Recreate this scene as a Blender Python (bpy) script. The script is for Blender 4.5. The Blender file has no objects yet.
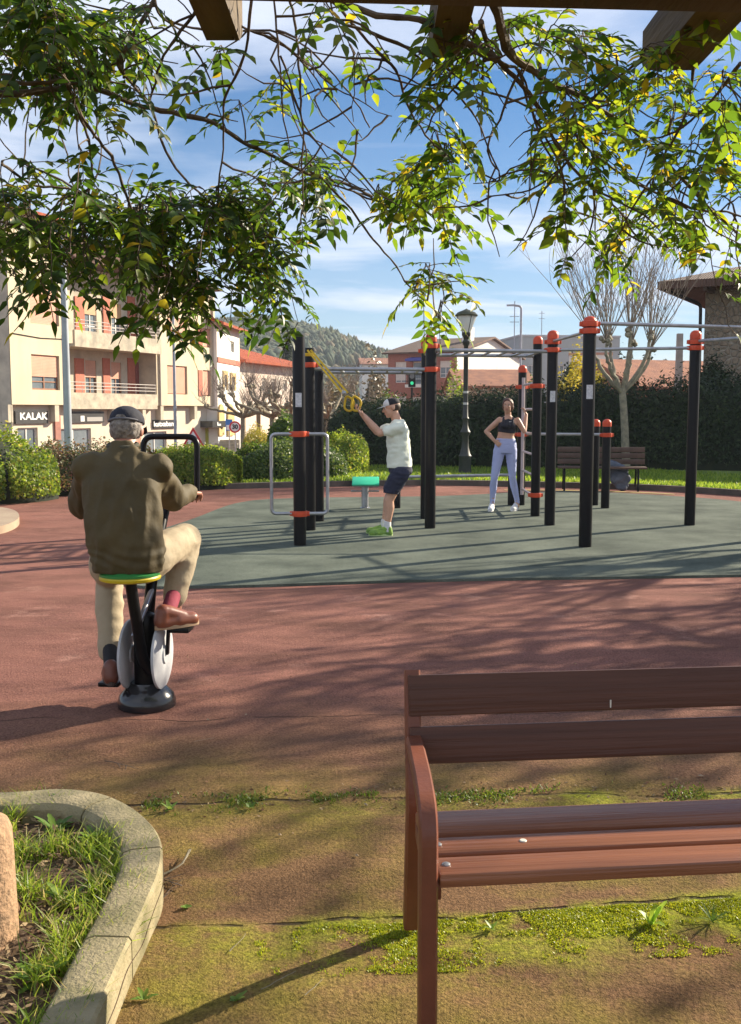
import bpy, bmesh, math, random
import numpy as np
from mathutils import Vector, Matrix, noise
from math import radians as R, sin, cos, tan, pi, sqrt, atan2
random.seed(7); np.random.seed(7)
sc = bpy.context.scene
C = sc.collection
# ------------------------------------------------------------------ camera, sky, sun, exposure
CAMZ = 1.55; TH = math.atan(102/1000.0); F = 1000.0
cam = bpy.data.cameras.new('camera'); co = bpy.data.objects.new('camera', cam); C.objects.link(co)
co.location = (0, 0, CAMZ); co.rotation_euler = (pi/2-TH, 0, 0)
cam.sensor_fit = 'VERTICAL'; cam.sensor_height = 36.0; cam.lens = 36.0*F/1024; cam.clip_start = 0.05; cam.clip_end = 3000
sc.camera = co
SUN_EL, SUN_AZ = R(25), R(33)          # azimuth counted from +X towards +Y
S = Vector((cos(SUN_EL)*cos(SUN_AZ), cos(SUN_EL)*sin(SUN_AZ), sin(SUN_EL)))
sl = bpy.data.lights.new('sun', 'SUN'); so = bpy.data.objects.new('sun', sl); C.objects.link(so)
sl.energy = 5.0; sl.angle = R(0.6); sl.color = (1.0, .87, .68)
so.rotation_euler = (-S).to_track_quat('-Z', 'Y').to_euler(); so.location = (30, 20, 30)
w = bpy.data.worlds.new('World'); sc.world = w; w.use_nodes = True
nt = w.node_tree; nt.nodes.clear(); N = nt.nodes.new; L = nt.links.new
out = N('ShaderNodeOutputWorld'); bg = N('ShaderNodeBackground'); sky = N('ShaderNodeTexSky')
sky.sky_type = 'NISHITA'; sky.sun_disc = False; sky.sun_elevation = SUN_EL; sky.sun_rotation = pi/2-SUN_AZ
sky.air_density = 1.0; sky.dust_density = .3; sky.ozone_density = 4.5; sky.altitude = 300
bg.inputs[1].default_value = .074
tc = N('ShaderNodeTexCoord'); sep = N('ShaderNodeSeparateXYZ'); L(tc.outputs['Generated'], sep.inputs[0])
zz = N('ShaderNodeMath'); zz.operation = 'ADD'; zz.inputs[1].default_value = .12; L(sep.outputs[2], zz.inputs[0])
zm = N('ShaderNodeMath'); zm.operation = 'MAXIMUM'; zm.inputs[1].default_value = .05; L(zz.outputs[0], zm.inputs[0])
dv = N('ShaderNodeVectorMath'); dv.operation = 'DIVIDE'; L(tc.outputs['Generated'], dv.inputs[0])
cb = N('ShaderNodeCombineXYZ'); [L(zm.outputs[0], cb.inputs[i]) for i in range(3)]; L(cb.outputs[0], dv.inputs[1])
mp = N('ShaderNodeMapping'); mp.inputs['Rotation'].default_value = (0, 0, R(-20)); mp.inputs['Scale'].default_value = (.9, 1.7, 0); mp.inputs['Location'].default_value = (1.3, .55, 0)
L(dv.outputs[0], mp.inputs[0])
n1 = N('ShaderNodeTexNoise'); n1.inputs['Scale'].default_value = .8; n1.inputs['Detail'].default_value = 9; n1.inputs['Roughness'].default_value = .55; n1.inputs['Distortion'].default_value = .4
L(mp.outputs[0], n1.inputs[0])
cr = N('ShaderNodeValToRGB'); cr.color_ramp.elements[0].position = .38; cr.color_ramp.elements[1].position = .62
cr.color_ramp.elements[1].color = (.85, .85, .85, 1)
L(n1.outputs[0], cr.inputs[0])
# pale layer of thin cloud towards the horizon
hz = N('ShaderNodeMapRange'); hz.inputs[1].default_value = .0; hz.inputs[2].default_value = .34; hz.inputs[3].default_value = .42; hz.inputs[4].default_value = .0
L(sep.outputs[2], hz.inputs[0])
mxv = N('ShaderNodeMath'); mxv.operation = 'MAXIMUM'; L(cr.outputs[0], mxv.inputs[0]); L(hz.outputs[0], mxv.inputs[1])
sat = N('ShaderNodeHueSaturation'); sat.inputs['Saturation'].default_value = 1.6; sat.inputs['Value'].default_value = .62; L(sky.outputs[0], sat.inputs['Color'])
mix = N('ShaderNodeMixRGB'); mix.inputs[2].default_value = (5.3, 5.7, 6.6, 1)
L(mxv.outputs[0], mix.inputs[0]); L(sat.outputs[0], mix.inputs[1])
# unseen bright cloud added behind the viewpoint to lift the ambient fill
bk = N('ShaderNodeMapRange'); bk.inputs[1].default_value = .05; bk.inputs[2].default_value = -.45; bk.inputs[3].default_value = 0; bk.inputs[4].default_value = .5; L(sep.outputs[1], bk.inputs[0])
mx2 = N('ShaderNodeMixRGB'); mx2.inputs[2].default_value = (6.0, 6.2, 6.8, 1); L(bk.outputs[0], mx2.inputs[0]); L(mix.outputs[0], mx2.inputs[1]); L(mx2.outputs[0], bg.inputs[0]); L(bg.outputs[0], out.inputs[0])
sc.view_settings.view_transform = 'Standard'; sc.view_settings.look = 'None'
sc.view_settings.exposure = 1.3; sc.view_settings.gamma = 1; sc.view_settings.use_curve_mapping = False
sc.render.engine = 'CYCLES'
sc.cycles.max_bounces = 6; sc.cycles.transparent_max_bounces = 8
try: sc.cycles.use_denoising = True
except Exception: pass

HAZE = True
# ------------------------------------------------------------------ helpers
def ray(px, py):
    dx = (px-370.5)/F; v = (512-py)/F
    return Vector((dx, cos(TH)+v*sin(TH), -sin(TH)+v*cos(TH)))
def P(px, py, Y):
    d = ray(px, py); t = Y/d.y
    return Vector((d.x*t, Y, CAMZ+d.z*t))
def G(px, py, z=0.0):
    d = ray(px, py); t = (z-CAMZ)/d.z
    return Vector((d.x*t, d.y*t, z))
MATS = {}
def M(name, c, c2=None, scale=4, rough=.7, bump=0, bscale=60, metal=0, lo=.35, hi=.65, stretch=(1,1,1), detail=6, emit=0, spec=.5, trans=0, coat=0):
    if name in MATS: return MATS[name]
    m = bpy.data.materials.new(name); m.use_nodes = True; t = m.node_tree; b = t.nodes['Principled BSDF']
    b.inputs['Roughness'].default_value = rough; b.inputs['Metallic'].default_value = metal
    b.inputs['Specular IOR Level'].default_value = spec; b.inputs['Coat Weight'].default_value = coat
    b.inputs['Base Color'].default_value = (*c, 1); b.inputs['Transmission Weight'].default_value = trans
    tcn = t.nodes.new('ShaderNodeTexCoord'); mpn = t.nodes.new('ShaderNodeMapping'); mpn.inputs['Scale'].default_value = stretch
    t.links.new(tcn.outputs['Object'], mpn.inputs[0])
    if c2 is not None:
        nz = t.nodes.new('ShaderNodeTexNoise'); nz.inputs['Scale'].default_value = scale; nz.inputs['Detail'].default_value = detail; nz.inputs['Roughness'].default_value = .6
        t.links.new(mpn.outputs[0], nz.inputs[0])
        r = t.nodes.new('ShaderNodeValToRGB'); r.color_ramp.elements[0].position = lo; r.color_ramp.elements[1].position = hi
        r.color_ramp.elements[0].color = (*c, 1); r.color_ramp.elements[1].color = (*c2, 1)
        t.links.new(nz.outputs[0], r.inputs[0]); t.links.new(r.outputs[0], b.inputs['Base Color'])
    if bump:
        nb = t.nodes.new('ShaderNodeTexNoise'); nb.inputs['Scale'].default_value = bscale; nb.inputs['Detail'].default_value = 5
        t.links.new(mpn.outputs[0], nb.inputs[0])
        bp = t.nodes.new('ShaderNodeBump'); bp.inputs['Strength'].default_value = bump; bp.inputs['Distance'].default_value = .6/bscale if bscale > 20 else .02
        t.links.new(nb.outputs[0], bp.inputs['Height']); t.links.new(bp.outputs[0], b.inputs['Normal'])
    if emit:
        b.inputs['Emission Color'].default_value = (*c, 1); b.inputs['Emission Strength'].default_value = emit
    MATS[name] = m; return m
def leafmat(name, stops, trans=.45, rough=.45):
    if name in MATS: return MATS[name]
    m = bpy.data.materials.new(name); m.use_nodes = True; t = m.node_tree; b = t.nodes['Principled BSDF']
    g = t.nodes.new('ShaderNodeNewGeometry'); r = t.nodes.new('ShaderNodeValToRGB')
    els = r.color_ramp.elements
    for i, (p, c) in enumerate(stops):
        e = els[i] if i < 2 else els.new(p)
        e.position = p; e.color = (*c, 1)
    t.links.new(g.outputs['Random Per Island'], r.inputs[0]); t.links.new(r.outputs[0], b.inputs['Base Color'])
    b.inputs['Roughness'].default_value = rough
    tr = t.nodes.new('ShaderNodeBsdfTranslucent'); mx = t.nodes.new('ShaderNodeMixShader'); mx.inputs[0].default_value = trans
    hs = t.nodes.new('ShaderNodeHueSaturation'); hs.inputs['Value'].default_value = 2.0; hs.inputs['Hue'].default_value = .485
    t.links.new(r.outputs[0], hs.inputs['Color']); t.links.new(hs.outputs[0], tr.inputs[0])
    t.links.new(b.outputs[0], mx.inputs[1]); t.links.new(tr.outputs[0], mx.inputs[2])
    o = t.nodes['Material Output']; t.links.new(mx.outputs[0], o.inputs[0])
    MATS[name] = m; return m
ROOT = {}
def tag(o, label=None, cat=None, group=None, kind=None):
    if label: o['label'] = label
    if cat: o['category'] = cat
    if group: o['group'] = group
    if kind: o['kind'] = kind
    return o
def thing(name, label, cat, loc=(0,0,0), rz=0, group=None):
    o = bpy.data.objects.new(name, None); C.objects.link(o); o.location = loc; o.rotation_euler = (0,0,rz)
    o.empty_display_size = .1
    ROOT[o.name] = Matrix.Translation(Vector(loc)) @ Matrix.Rotation(rz, 4, 'Z')
    return tag(o, label, cat, group)
def obj(name, geo, mat, parent=None, world=False, smooth=True, sharp=40):
    """geo: bmesh, mesh or (verts, faces). world=True: coordinates are world ones and get moved into the root's space"""
    if isinstance(geo, tuple):
        me = bpy.data.meshes.new(name); me.from_pydata(geo[0], [], geo[1])
    elif isinstance(geo, bpy.types.Mesh): me = geo; me.name = name
    else:
        me = bpy.data.meshes.new(name); bmesh.ops.recalc_face_normals(geo, faces=geo.faces); geo.to_mesh(me); geo.free()
    o = bpy.data.objects.new(name, me); C.objects.link(o)
    for m in (mat if isinstance(mat, (list, tuple)) else [mat]): me.materials.append(m)
    if parent is not None:
        o.parent = parent
        r = parent
        while r.parent: r = r.parent
        if world and r.name in ROOT: me.transform(ROOT[r.name].inverted())
    if smooth:
        me.polygons.foreach_set('use_smooth', [True]*len(me.polygons))
        if sharp: me.set_sharp_from_angle(angle=R(sharp))
    me.update()
    return o
BM = bmesh.new
def box(bm, x0, x1, y0, y1, z0, z1, mat=None, bev=0):
    sx, sy, sz = x1-x0, y1-y0, z1-z0
    bs = Matrix.Translation(((x0+x1)/2, (y0+y1)/2, (z0+z1)/2)) @ Matrix.Diagonal((sx, sy, sz, 1))
    r = bmesh.ops.create_cube(bm, size=1, matrix=(mat @ bs) if mat is not None else bs)
    if bev:
        es = list({e for v in r['verts'] for e in v.link_edges})
        bmesh.ops.bevel(bm, geom=es, offset=bev, segments=2, affect='EDGES', profile=.5)
    return r
def obox(bm, c, ax, ay, az, sx, sy, sz, bev=0):
    m = Matrix.Identity(4)
    for i, (a, s_) in enumerate(((ax, sx), (ay, sy), (az, sz))):
        a = Vector(a).normalized()
        for k in range(3): m[k][i] = a[k]*s_
        m[i][3] = c[i]
    r = bmesh.ops.create_cube(bm, size=1, matrix=m)
    if bev:
        es = list({e for v in r['verts'] for e in v.link_edges})
        bmesh.ops.bevel(bm, geom=es, offset=bev, segments=2, affect='EDGES', profile=.5)
def tube(bm, pts, r, n=10, caps=True, sx=1.0):
    """r: number or list. sweeps a ring along pts"""
    pts = [Vector(p) for p in pts]; k = len(pts)
    rs = r if isinstance(r, (list, tuple)) else [r]*k
    rings = []; up = None
    for i in range(k):
        t = (pts[min(i+1, k-1)]-pts[max(i-1, 0)]).normalized()
        if up is None:
            a = Vector((0,0,1)) if abs(t.z) < .9 else Vector((1,0,0))
            u = t.cross(a).normalized()
        else:
            u = (up - t*up.dot(t)).normalized()
        up = u; v = t.cross(u)
        rings.append([bm.verts.new(pts[i] + (u*cos(2*pi*j/n)*sx + v*sin(2*pi*j/n))*rs[i]) for j in range(n)])
    for i in range(k-1):
        for j in range(n):
            bm.faces.new((rings[i][j], rings[i][(j+1) % n], rings[i+1][(j+1) % n], rings[i+1][j]))
    if caps and n > 2:
        bm.faces.new(rings[0][::-1]); bm.faces.new(rings[-1])
def lathe(bm, prof, base=(0,0,0), n=24, axis='Z', mat=None):
    """prof: list of (r, h)"""
    rings = []; base = Vector(base)
    def pt(r, h, a):
        if axis == 'Z': v = Vector((r*cos(a), r*sin(a), h))
        elif axis == 'Y': v = Vector((r*cos(a), h, r*sin(a)))
        else: v = Vector((h, r*cos(a), r*sin(a)))
        if mat: v = mat @ v
        return v+base
    for r, h in prof:
        if r < 1e-5: rings.append([bm.verts.new(pt(0, h, 0))])
        else: rings.append([bm.verts.new(pt(r, h, 2*pi*j/n)) for j in range(n)])
    for a, b in zip(rings, rings[1:]):
        for j in range(n):
            j2 = (j+1) % n
            q = [a[j % len(a)], a[j2 % len(a)], b[j2 % len(b)], b[j % len(b)]]
            u = []
            for x in q:
                if x not in u: u.append(x)
            if len(u) > 2: bm.faces.new(u)
    if len(rings[0]) > 1: bm.faces.new(rings[0][::-1])
    if len(rings[-1]) > 1: bm.faces.new(rings[-1])
def rpath(pts, r=.05, n=5, closed=False):
    """round the corners of a polyline"""
    pts = [Vector(p) for p in pts]; o = []
    k = len(pts)
    for i, p in enumerate(pts):
        if not closed and i in (0, k-1): o.append(p); continue
        a = pts[i-1]-p; b = pts[(i+1) % k]-p
        rr = min(r, a.length*.49, b.length*.49)
        p0 = p+a.normalized()*rr; p2 = p+b.normalized()*rr
        for j in range(n+1):
            t = j/n; o.append(p0*(1-t)**2 + p*2*t*(1-t) + p2*t*t)
    if closed: o.append(o[0].copy())
    return o
def catmull(pts, n=8, closed=False):
    pts = [Vector(p) for p in pts]; k = len(pts); o = []
    for i in range(k if closed else k-1):
        g = (lambda j: pts[j % k]) if closed else (lambda j: pts[max(0, min(k-1, j))])
        p0, p1, p2, p3 = g(i-1), g(i), g(i+1), g(i+2)
        for j in range(n):
            t = j/n
            o.append(.5*((2*p1)+(p2-p0)*t+(2*p0-5*p1+4*p2-p3)*t*t+(3*p1-p0-3*p2+p3)*t**3))
    if not closed: o.append(pts[-1])
    return o
def nz(v, s=1, o=0): return noise.noise(Vector((v[0]*s+o, v[1]*s, (v[2] if len(v) > 2 else 0)*s)))
def text_mesh(s, size, loc, ux, uz, name='lettering', mat=None, parent=None, world=True, depth=.004, bold=0, xs=1):
    cu = bpy.data.curves.new('t', 'FONT'); cu.body = s; cu.size = size; cu.align_x = 'CENTER'; cu.align_y = 'CENTER'; cu.extrude = depth; cu.offset = bold
    to = bpy.data.objects.new('t', cu); C.objects.link(to)
    me = bpy.data.meshes.new_from_object(to.evaluated_get(bpy.context.evaluated_depsgraph_get())) if False else None
    dg = bpy.context.evaluated_depsgraph_get(); dg.update()
    me = bpy.data.meshes.new_from_object(to.evaluated_get(dg))
    bpy.data.objects.remove(to); bpy.data.curves.remove(cu)
    ux = Vector(ux).normalized(); uz = Vector(uz).normalized(); n_ = ux.cross(uz)
    m = Matrix(((ux.x*xs, uz.x, n_.x, loc[0]), (ux.y*xs, uz.y, n_.y, loc[1]), (ux.z*xs, uz.z, n_.z, loc[2]), (0,0,0,1)))
    me.transform(m); me.materials.clear()
    return obj(name, me, mat, parent, world=world, smooth=False)
# ---- leaf cards gathered in numpy
def leaf_quads(cent, nrm, size, aspect=.5, jitter=.3, rnd=np.random):
    """rhombic leaves; cent (n,3), nrm (n,3) approx normals -> verts, faces"""
    n = len(cent); cent = np.asarray(cent, float)
    nr = np.asarray(nrm, float) + rnd.normal(0, jitter, (n, 3)); nr /= np.linalg.norm(nr, axis=1)[:, None]+1e-9
    a = rnd.normal(0, 1, (n, 3)); a -= nr*np.sum(a*nr, axis=1)[:, None]; a /= np.linalg.norm(a, axis=1)[:, None]+1e-9
    b = np.cross(nr, a)
    s = size*(rnd.uniform(.6, 1.3, (n, 1)))
    v = np.stack([cent-a*s*.5, cent+b*s*.5*aspect, cent+a*s*.5, cent-b*s*.5*aspect], axis=1).reshape(-1, 3)
    f = np.arange(4*n).reshape(-1, 4)
    return v, f
def qmesh(name, v, f):
    me = bpy.data.meshes.new(name); nv = len(v); nf = len(f); k = f.shape[1]
    me.vertices.add(nv); me.vertices.foreach_set('co', np.asarray(v, np.float32).ravel())
    me.loops.add(nf*k); me.loops.foreach_set('vertex_index', f.astype(np.int32).ravel())
    me.polygons.add(nf); me.polygons.foreach_set('loop_start', np.arange(0, nf*k, k, dtype=np.int32))
    me.update(calc_edges=True); me.validate(); return me
# ---- bodies: smooth union of tapered capsules, ellipsoids and lofts by voxel remesh
def ell(bm, c, r, rot=None):
    m = Matrix.Translation(Vector(c)) @ (rot.to_4x4() if rot else Matrix.Identity(4)) @ Matrix.Diagonal((r[0], r[1], r[2], 1))
    bmesh.ops.create_icosphere(bm, subdivisions=3, radius=1, matrix=m)
def cap(bm, p0, p1, r0, r1, n=14):
    p0 = Vector(p0); p1 = Vector(p1); d = p1-p0; Ln = max(d.length, 1e-5); q = d.to_track_quat('Z', 'Y').to_matrix()
    prof = []
    for i in range(5): a = -pi/2+i*pi/8; prof.append((r0*cos(a), r0*sin(a)))
    for i in range(5): a = i*pi/8; prof.append((r1*cos(a), Ln+r1*sin(a)))
    prof[0] = (0, -r0); prof[-1] = (0, Ln+r1)
    lathe(bm, prof, p0, n=n, mat=q)
def chain(bm, pts, rs):
    for i in range(len(pts)-1): cap(bm, pts[i], pts[i+1], rs[i], rs[i+1])
def loft(bm, secs, n=28, right=(1,0,0)):
    """secs: (center, rx, ry); ellipses across the path of centres, rx along 'right'"""
    k = len(secs); rings = []; right = Vector(right)
    for i, (c, rx, ry) in enumerate(secs):
        t = (Vector(secs[min(i+1, k-1)][0])-Vector(secs[max(i-1, 0)][0])).normalized()
        u = (right-t*right.dot(t)).normalized(); v = t.cross(u)
        rings.append([bm.verts.new(Vector(c)+u*cos(2*pi*j/n)*rx+v*sin(2*pi*j/n)*ry) for j in range(n)])
    for i in range(k-1):
        for j in range(n): bm.faces.new((rings[i][j], rings[i][(j+1) % n], rings[i+1][(j+1) % n], rings[i+1][j]))
    bm.faces.new(rings[0][::-1]); bm.faces.new(rings[-1])
def fuse(name, bm, voxel, it, mat, parent, disp=None, cut=None):
    bmesh.ops.recalc_face_normals(bm, faces=bm.faces)
    me = bpy.data.meshes.new(name); bm.to_mesh(me); bm.free()
    o = bpy.data.objects.new('tmp', me); C.objects.link(o)
    m = o.modifiers.new('r', 'REMESH'); m.mode = 'VOXEL'; m.voxel_size = voxel
    if it:
        s_ = o.modifiers.new('s', 'SMOOTH'); s_.factor = .5; s_.iterations = it
    dg = bpy.context.evaluated_depsgraph_get(); dg.update()
    me2 = bpy.data.meshes.new_from_object(o.evaluated_get(dg))
    bpy.data.objects.remove(o); bpy.data.meshes.remove(me)
    if disp or cut:
        b = bmesh.new(); b.from_mesh(me2); b.normal_update()
        if disp:
            mv = [(v, disp(v.co, v.normal)) for v in b.verts]
            for v, d in mv: v.co += d
        if cut:
            for pco, pno in cut:      # removes what lies on the pno side, leaves a hole closed
                r = bmesh.ops.bisect_plane(b, geom=b.verts[:]+b.edges[:]+b.faces[:], plane_co=pco, plane_no=pno, clear_outer=True)
                es = [e for e in r['geom_cut'] if isinstance(e, bmesh.types.BMEdge)]
                try: bmesh.ops.holes_fill(b, edges=es)
                except Exception: pass
        b.to_mesh(me2); b.free()
    me2.materials.clear()
    return obj(name, me2, mat, parent, world=True, sharp=None)
# ------------------------------------------------------------------ materials
m_concrete = M('kerb_concrete', (.34,.285,.17), (.19,.17,.085), 7, .9, .8, 90)
m_asphalt = M('asphalt', (.05,.05,.05), (.07,.07,.068), 3, .9, .3, 80)
m_black = M('black_steel', (.005,.005,.006), (.028,.025,.023), 16, lo=.66, hi=.86, rough=.33, bump=.06, bscale=200, spec=.22)
m_steel = M('galvanised_steel', (.42,.43,.45), (.30,.31,.33), 9, .38, metal=.75)
m_orange = M('orange_plastic', (.62,.07,.015), (.5,.05,.012), 10, .42)
m_wood_dark = M('beam_wood', (.085,.05,.025), (.035,.022,.012), 3, .8, .5, 30, stretch=(1,.15,1))
m_bark = M('bark', (.12,.085,.06), (.055,.04,.03), 20, .9, .6, 60)
m_bark_pale = M('pale_bark', (.34,.29,.20), (.17,.15,.10), 9, .9, .5, 40)
m_vine = M('vine_bark', (.14,.10,.065), (.05,.035,.025), 14, .85, .5, 70)
m_glass = M('window_glass', (.10,.13,.15), (.2,.23,.25), .8, .12)
m_white = M('white_paint', (.75,.73,.68), (.65,.63,.58), 2, .7)
m_dark = M('dark_inside', (.02,.02,.022), None, rough=.8)
# ------------------------------------------------------------------ ground
def hgt(x, y):
    t = min(1, max(0, (y-25)/9)); base = -1.5*t*t*(3-2*t)
    f = max(0, min(1, (8.3-y)/1.5))
    return base + f*(.020*nz((x, y*1.4, 0), 1.1, 3)+.012*nz((x, y*1.6, 5), 2.8)+.004*nz((x, y, 5), 8))
xs = sorted(set([-900,-400,-150,-80,-50,-35,-25,-18,-14,-11,-8,-6.5,-5.5]+[round(-4.8+.06*i, 3) for i in range(161)]+[5.5,6.5,8,11,14,18,25,35,50,80,150,400,900]))
ys = [-30,-10,-4,-1,1,1.8]+[round(2.2+.05*i, 3) for i in range(140)]+[9.4,10,11,12,14,17,20,23,25,26,27,28,29,30,31,32,33,34,36,40,50,70,100,150,250,450,900,1500]
gv = [(x, y, hgt(x, y)) for y in ys for x in xs]; nx = len(xs)
gf = [(j*nx+i, j*nx+i+1, (j+1)*nx+i+1, (j+1)*nx+i) for j in range(len(ys)-1) for i in range(nx-1)]
def ground_mat():
    m = bpy.data.materials.new('red_rubber_paving'); m.use_nodes = True; t = m.node_tree; b = t.nodes['Principled BSDF']; Nn = t.nodes.new; Lk = t.links.new
    tcn = Nn('ShaderNodeTexCoord')
    def noi(scale, detail=5, rough=.6, st=(1,1,1), off=(0,0,0)):
        mpn = Nn('ShaderNodeMapping'); mpn.inputs['Scale'].default_value = st; mpn.inputs['Location'].default_value = off; Lk(tcn.outputs['Object'], mpn.inputs[0])
        n_ = Nn('ShaderNodeTexNoise'); n_.inputs['Scale'].default_value = scale; n_.inputs['Detail'].default_value = detail; n_.inputs['Roughness'].default_value = rough
        Lk(mpn.outputs[0], n_.inputs[0]); return n_.outputs[0]
    def mth(op, a, b_=None, c_=None, clamp=False):
        n_ = Nn('ShaderNodeMath'); n_.operation = op; n_.use_clamp = clamp
        for i, v in enumerate((a, b_, c_)):
            if v is None: continue
            if isinstance(v, (int, float)): n_.inputs[i].default_value = v
            else: Lk(v, n_.inputs[i])
        return n_.outputs[0]
    def rng(a, f0, f1, t0=0, t1=1):
        n_ = Nn('ShaderNodeMapRange'); Lk(a, n_.inputs[0])
        for i, v in enumerate((f0, f1, t0, t1)): n_.inputs[i+1].default_value = v
        return n_.outputs[0]
    def mixc(f, a, b_):
        n_ = Nn('ShaderNodeMixRGB'); Lk(f, n_.inputs[0])
        for i, v in ((1, a), (2, b_)):
            if isinstance(v, tuple): n_.inputs[i].default_value = (*v, 1)
            else: Lk(v, n_.inputs[i])
        return n_.outputs[0]
    sp = Nn('ShaderNodeSeparateXYZ'); Lk(tcn.outputs['Object'], sp.inputs[0]); X, Y_ = sp.outputs[0], sp.outputs[1]
    big = noi(.55, 6); mid = noi(2.2, 6, .65, (.5, 1, 1)); fine = noi(95, 3, .8); gran = noi(48, 4, .75)
    red = mixc(rng(big, .35, .65), (.265,.122,.094), (.19,.088,.068))
    red = mixc(rng(mid, .45, .75), red, (.115,.056,.042))
    red = mixc(mth('MULTIPLY', rng(noi(1.6, 7, .7, (1,1,1), (4,9,0)), .58, .74), rng(Y_, 4.5, 6.5)), red, (.40,.22,.17))   # faded lighter patches
    brown = mixc(rng(mid, .3, .7), (.235,.135,.065), (.13,.075,.040))
    near = rng(mth('ADD', Y_, mth('MULTIPLY', mth('SUBTRACT', big, .5), 3.0)), 5.4, 3.6)
    col = mixc(near, red, brown)
    # moss film growing near the planter and along the joints
    def seam(y0, tilt, off, wid=.035):
        wob = mth('MULTIPLY', mth('SUBTRACT', noi(1.6, 5, .6, (1,.3,1), (off, 0, 0)), .5), .16)
        yy = mth('ADD', mth('SUBTRACT', Y_, y0), mth('ADD', mth('MULTIPLY', X, tilt), wob)); return mth('ABSOLUTE', yy), yy
    s1, y1 = seam(2.93, -.10, 3.0); s2, y2 = seam(3.87, -.06, 8.0); s3, y3 = seam(4.95, -.05, 15.0)
    mossn = noi(3.2, 8, .72, (1,1,1), (2,5,0)); mossb = noi(.9, 4, .6, (1,1,1), (7,1,0))
    mfilm = mth('MULTIPLY', rng(mth('ADD', mossb, mth('MULTIPLY', mossn, .6)), .70, .98), rng(Y_, 4.7, 3.5))
    col = mixc(mth('MULTIPLY', mfilm, .85), col, mixc(rng(gran, .3, .7), (.12,.125,.010), (.23,.20,.025)))
    below = mth('MULTIPLY', rng(y1, .06, -.02), rng(y1, -.46, -.02))
    below2 = mth('MULTIPLY', rng(y2, .08, -.01), rng(y2, -.25, -.05))
    bright = mth('MULTIPLY', mth('MAXIMUM', below, mth('MULTIPLY', below2, .45)), rng(mossn, .40, .58), clamp=True)
    bright = mth('MULTIPLY', bright, rng(X, -.5, .2, .35, 1))
    col = mixc(bright, col, mixc(rng(gran, .35, .65), (.17,.235,.008), (.36,.42,.012)))
    # joints
    jm = mth('MAXIMUM', mth('MAXIMUM', rng(s1, .011, .004), rng(s2, .014, .004)), mth('MULTIPLY', rng(s3, .012, .004), .6))
    jm = mth('MULTIPLY', jm, rng(noi(5, 3), .38, .5))
    col = mixc(mth('MULTIPLY', jm, .85), col, (.035,.025,.02))
    # granules
    gr = Nn('ShaderNodeHueSaturation'); Lk(col, gr.inputs['Color']); Lk(rng(fine, .3, .7, .45, 1.55), gr.inputs['Value'])
    Lk(gr.outputs[0], b.inputs['Base Color'])
    b.inputs['Roughness'].default_value = .95; b.inputs['Specular IOR Level'].default_value = .12
    bp = Nn('ShaderNodeBump'); bp.inputs['Strength'].default_value = .9; bp.inputs['Distance'].default_value = .009
    hsum = mth('ADD', mth('MULTIPLY', fine, .9), mth('ADD', mth('MULTIPLY', gran, .8), mth('MULTIPLY', jm, -2.5)))
    hsum = mth('ADD', hsum, mth('MULTIPLY', bright, 1.5))
    Lk(hsum, bp.inputs['Height'])
    bp2 = Nn('ShaderNodeBump'); bp2.inputs['Strength'].default_value = .8; bp2.inputs['Distance'].default_value = .05
    Lk(noi(2.6, 4, .5, (.5, 1.2, 1)), bp2.inputs['Height']); Lk(bp2.outputs[0], bp.inputs['Normal']); Lk(bp.outputs[0], b.inputs['Normal'])
    return m
tag(obj('ground', (gv, gf), ground_mat(), sharp=None), kind='structure', label='reddish brown rubber paving with moss near the front')
# green rubber court, slightly raised sheet
cpts = [(-2.15,8.75),(-2.6,10),(-2.75,12),(-2.5,14.1),(-2.15,16.6),(-1.2,17.4),(1.25,17.8),(3.6,18.9),(5.6,17.6),(6.5,16),(7.6,13),(7.2,10.6),(5,9.55),(3.44,9.22),(.6,8.95),(-1.4,8.62)]
cc = catmull([(x, y, 0) for x, y in cpts], 8, True)
def sheet(bm, pts, z, tri=True):
    vs = [bm.verts.new((p[0], p[1], z(p[0], p[1]) if callable(z) else z)) for p in pts]
    bm.faces.new(vs)
bm = BM(); sheet(bm, cc, .024); 
for i in range(len(cc)):   # thin edge down to the red surface
    a, b = cc[i], cc[(i+1) % len(cc)]
    bm.faces.new([bm.verts.new((a.x, a.y, .024)), bm.verts.new((b.x, b.y, .024)), bm.verts.new((b.x, b.y, -.03)), bm.verts.new((a.x, a.y, -.03))])
bmesh.ops.triangulate(bm, faces=[f for f in bm.faces if len(f.verts) > 4])
m_green = M('green_rubber', (.062,.076,.062), (.125,.145,.116), 1.3, .95, .7, 150, spec=.12)
def speckle(m, s=170, lo=.6, hi=1.4):
    t = m.node_tree; b = t.nodes['Principled BSDF']; lk = b.inputs['Base Color'].links[0]; src = lk.from_socket
    tcn = t.nodes.new('ShaderNodeTexCoord'); n_ = t.nodes.new('ShaderNodeTexNoise'); n_.inputs['Scale'].default_value = s; n_.inputs['Detail'].default_value = 2
    t.links.new(tcn.outputs['Object'], n_.inputs[0]); mr = t.nodes.new('ShaderNodeMapRange')
    for i, v in enumerate((.25, .75, lo, hi)): mr.inputs[i+1].default_value = v
    t.links.new(n_.outputs[0], mr.inputs[0]); hs = t.nodes.new('ShaderNodeHueSaturation'); t.links.new(src, hs.inputs['Color']); t.links.new(mr.outputs[0], hs.inputs['Value'])
    t.links.new(hs.outputs[0], b.inputs['Base Color'])
speckle(m_green, 110)
tag(obj('court_surface', bm, m_green, smooth=False), kind='structure', label='grey green rubber court under the exercise frames')
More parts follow.
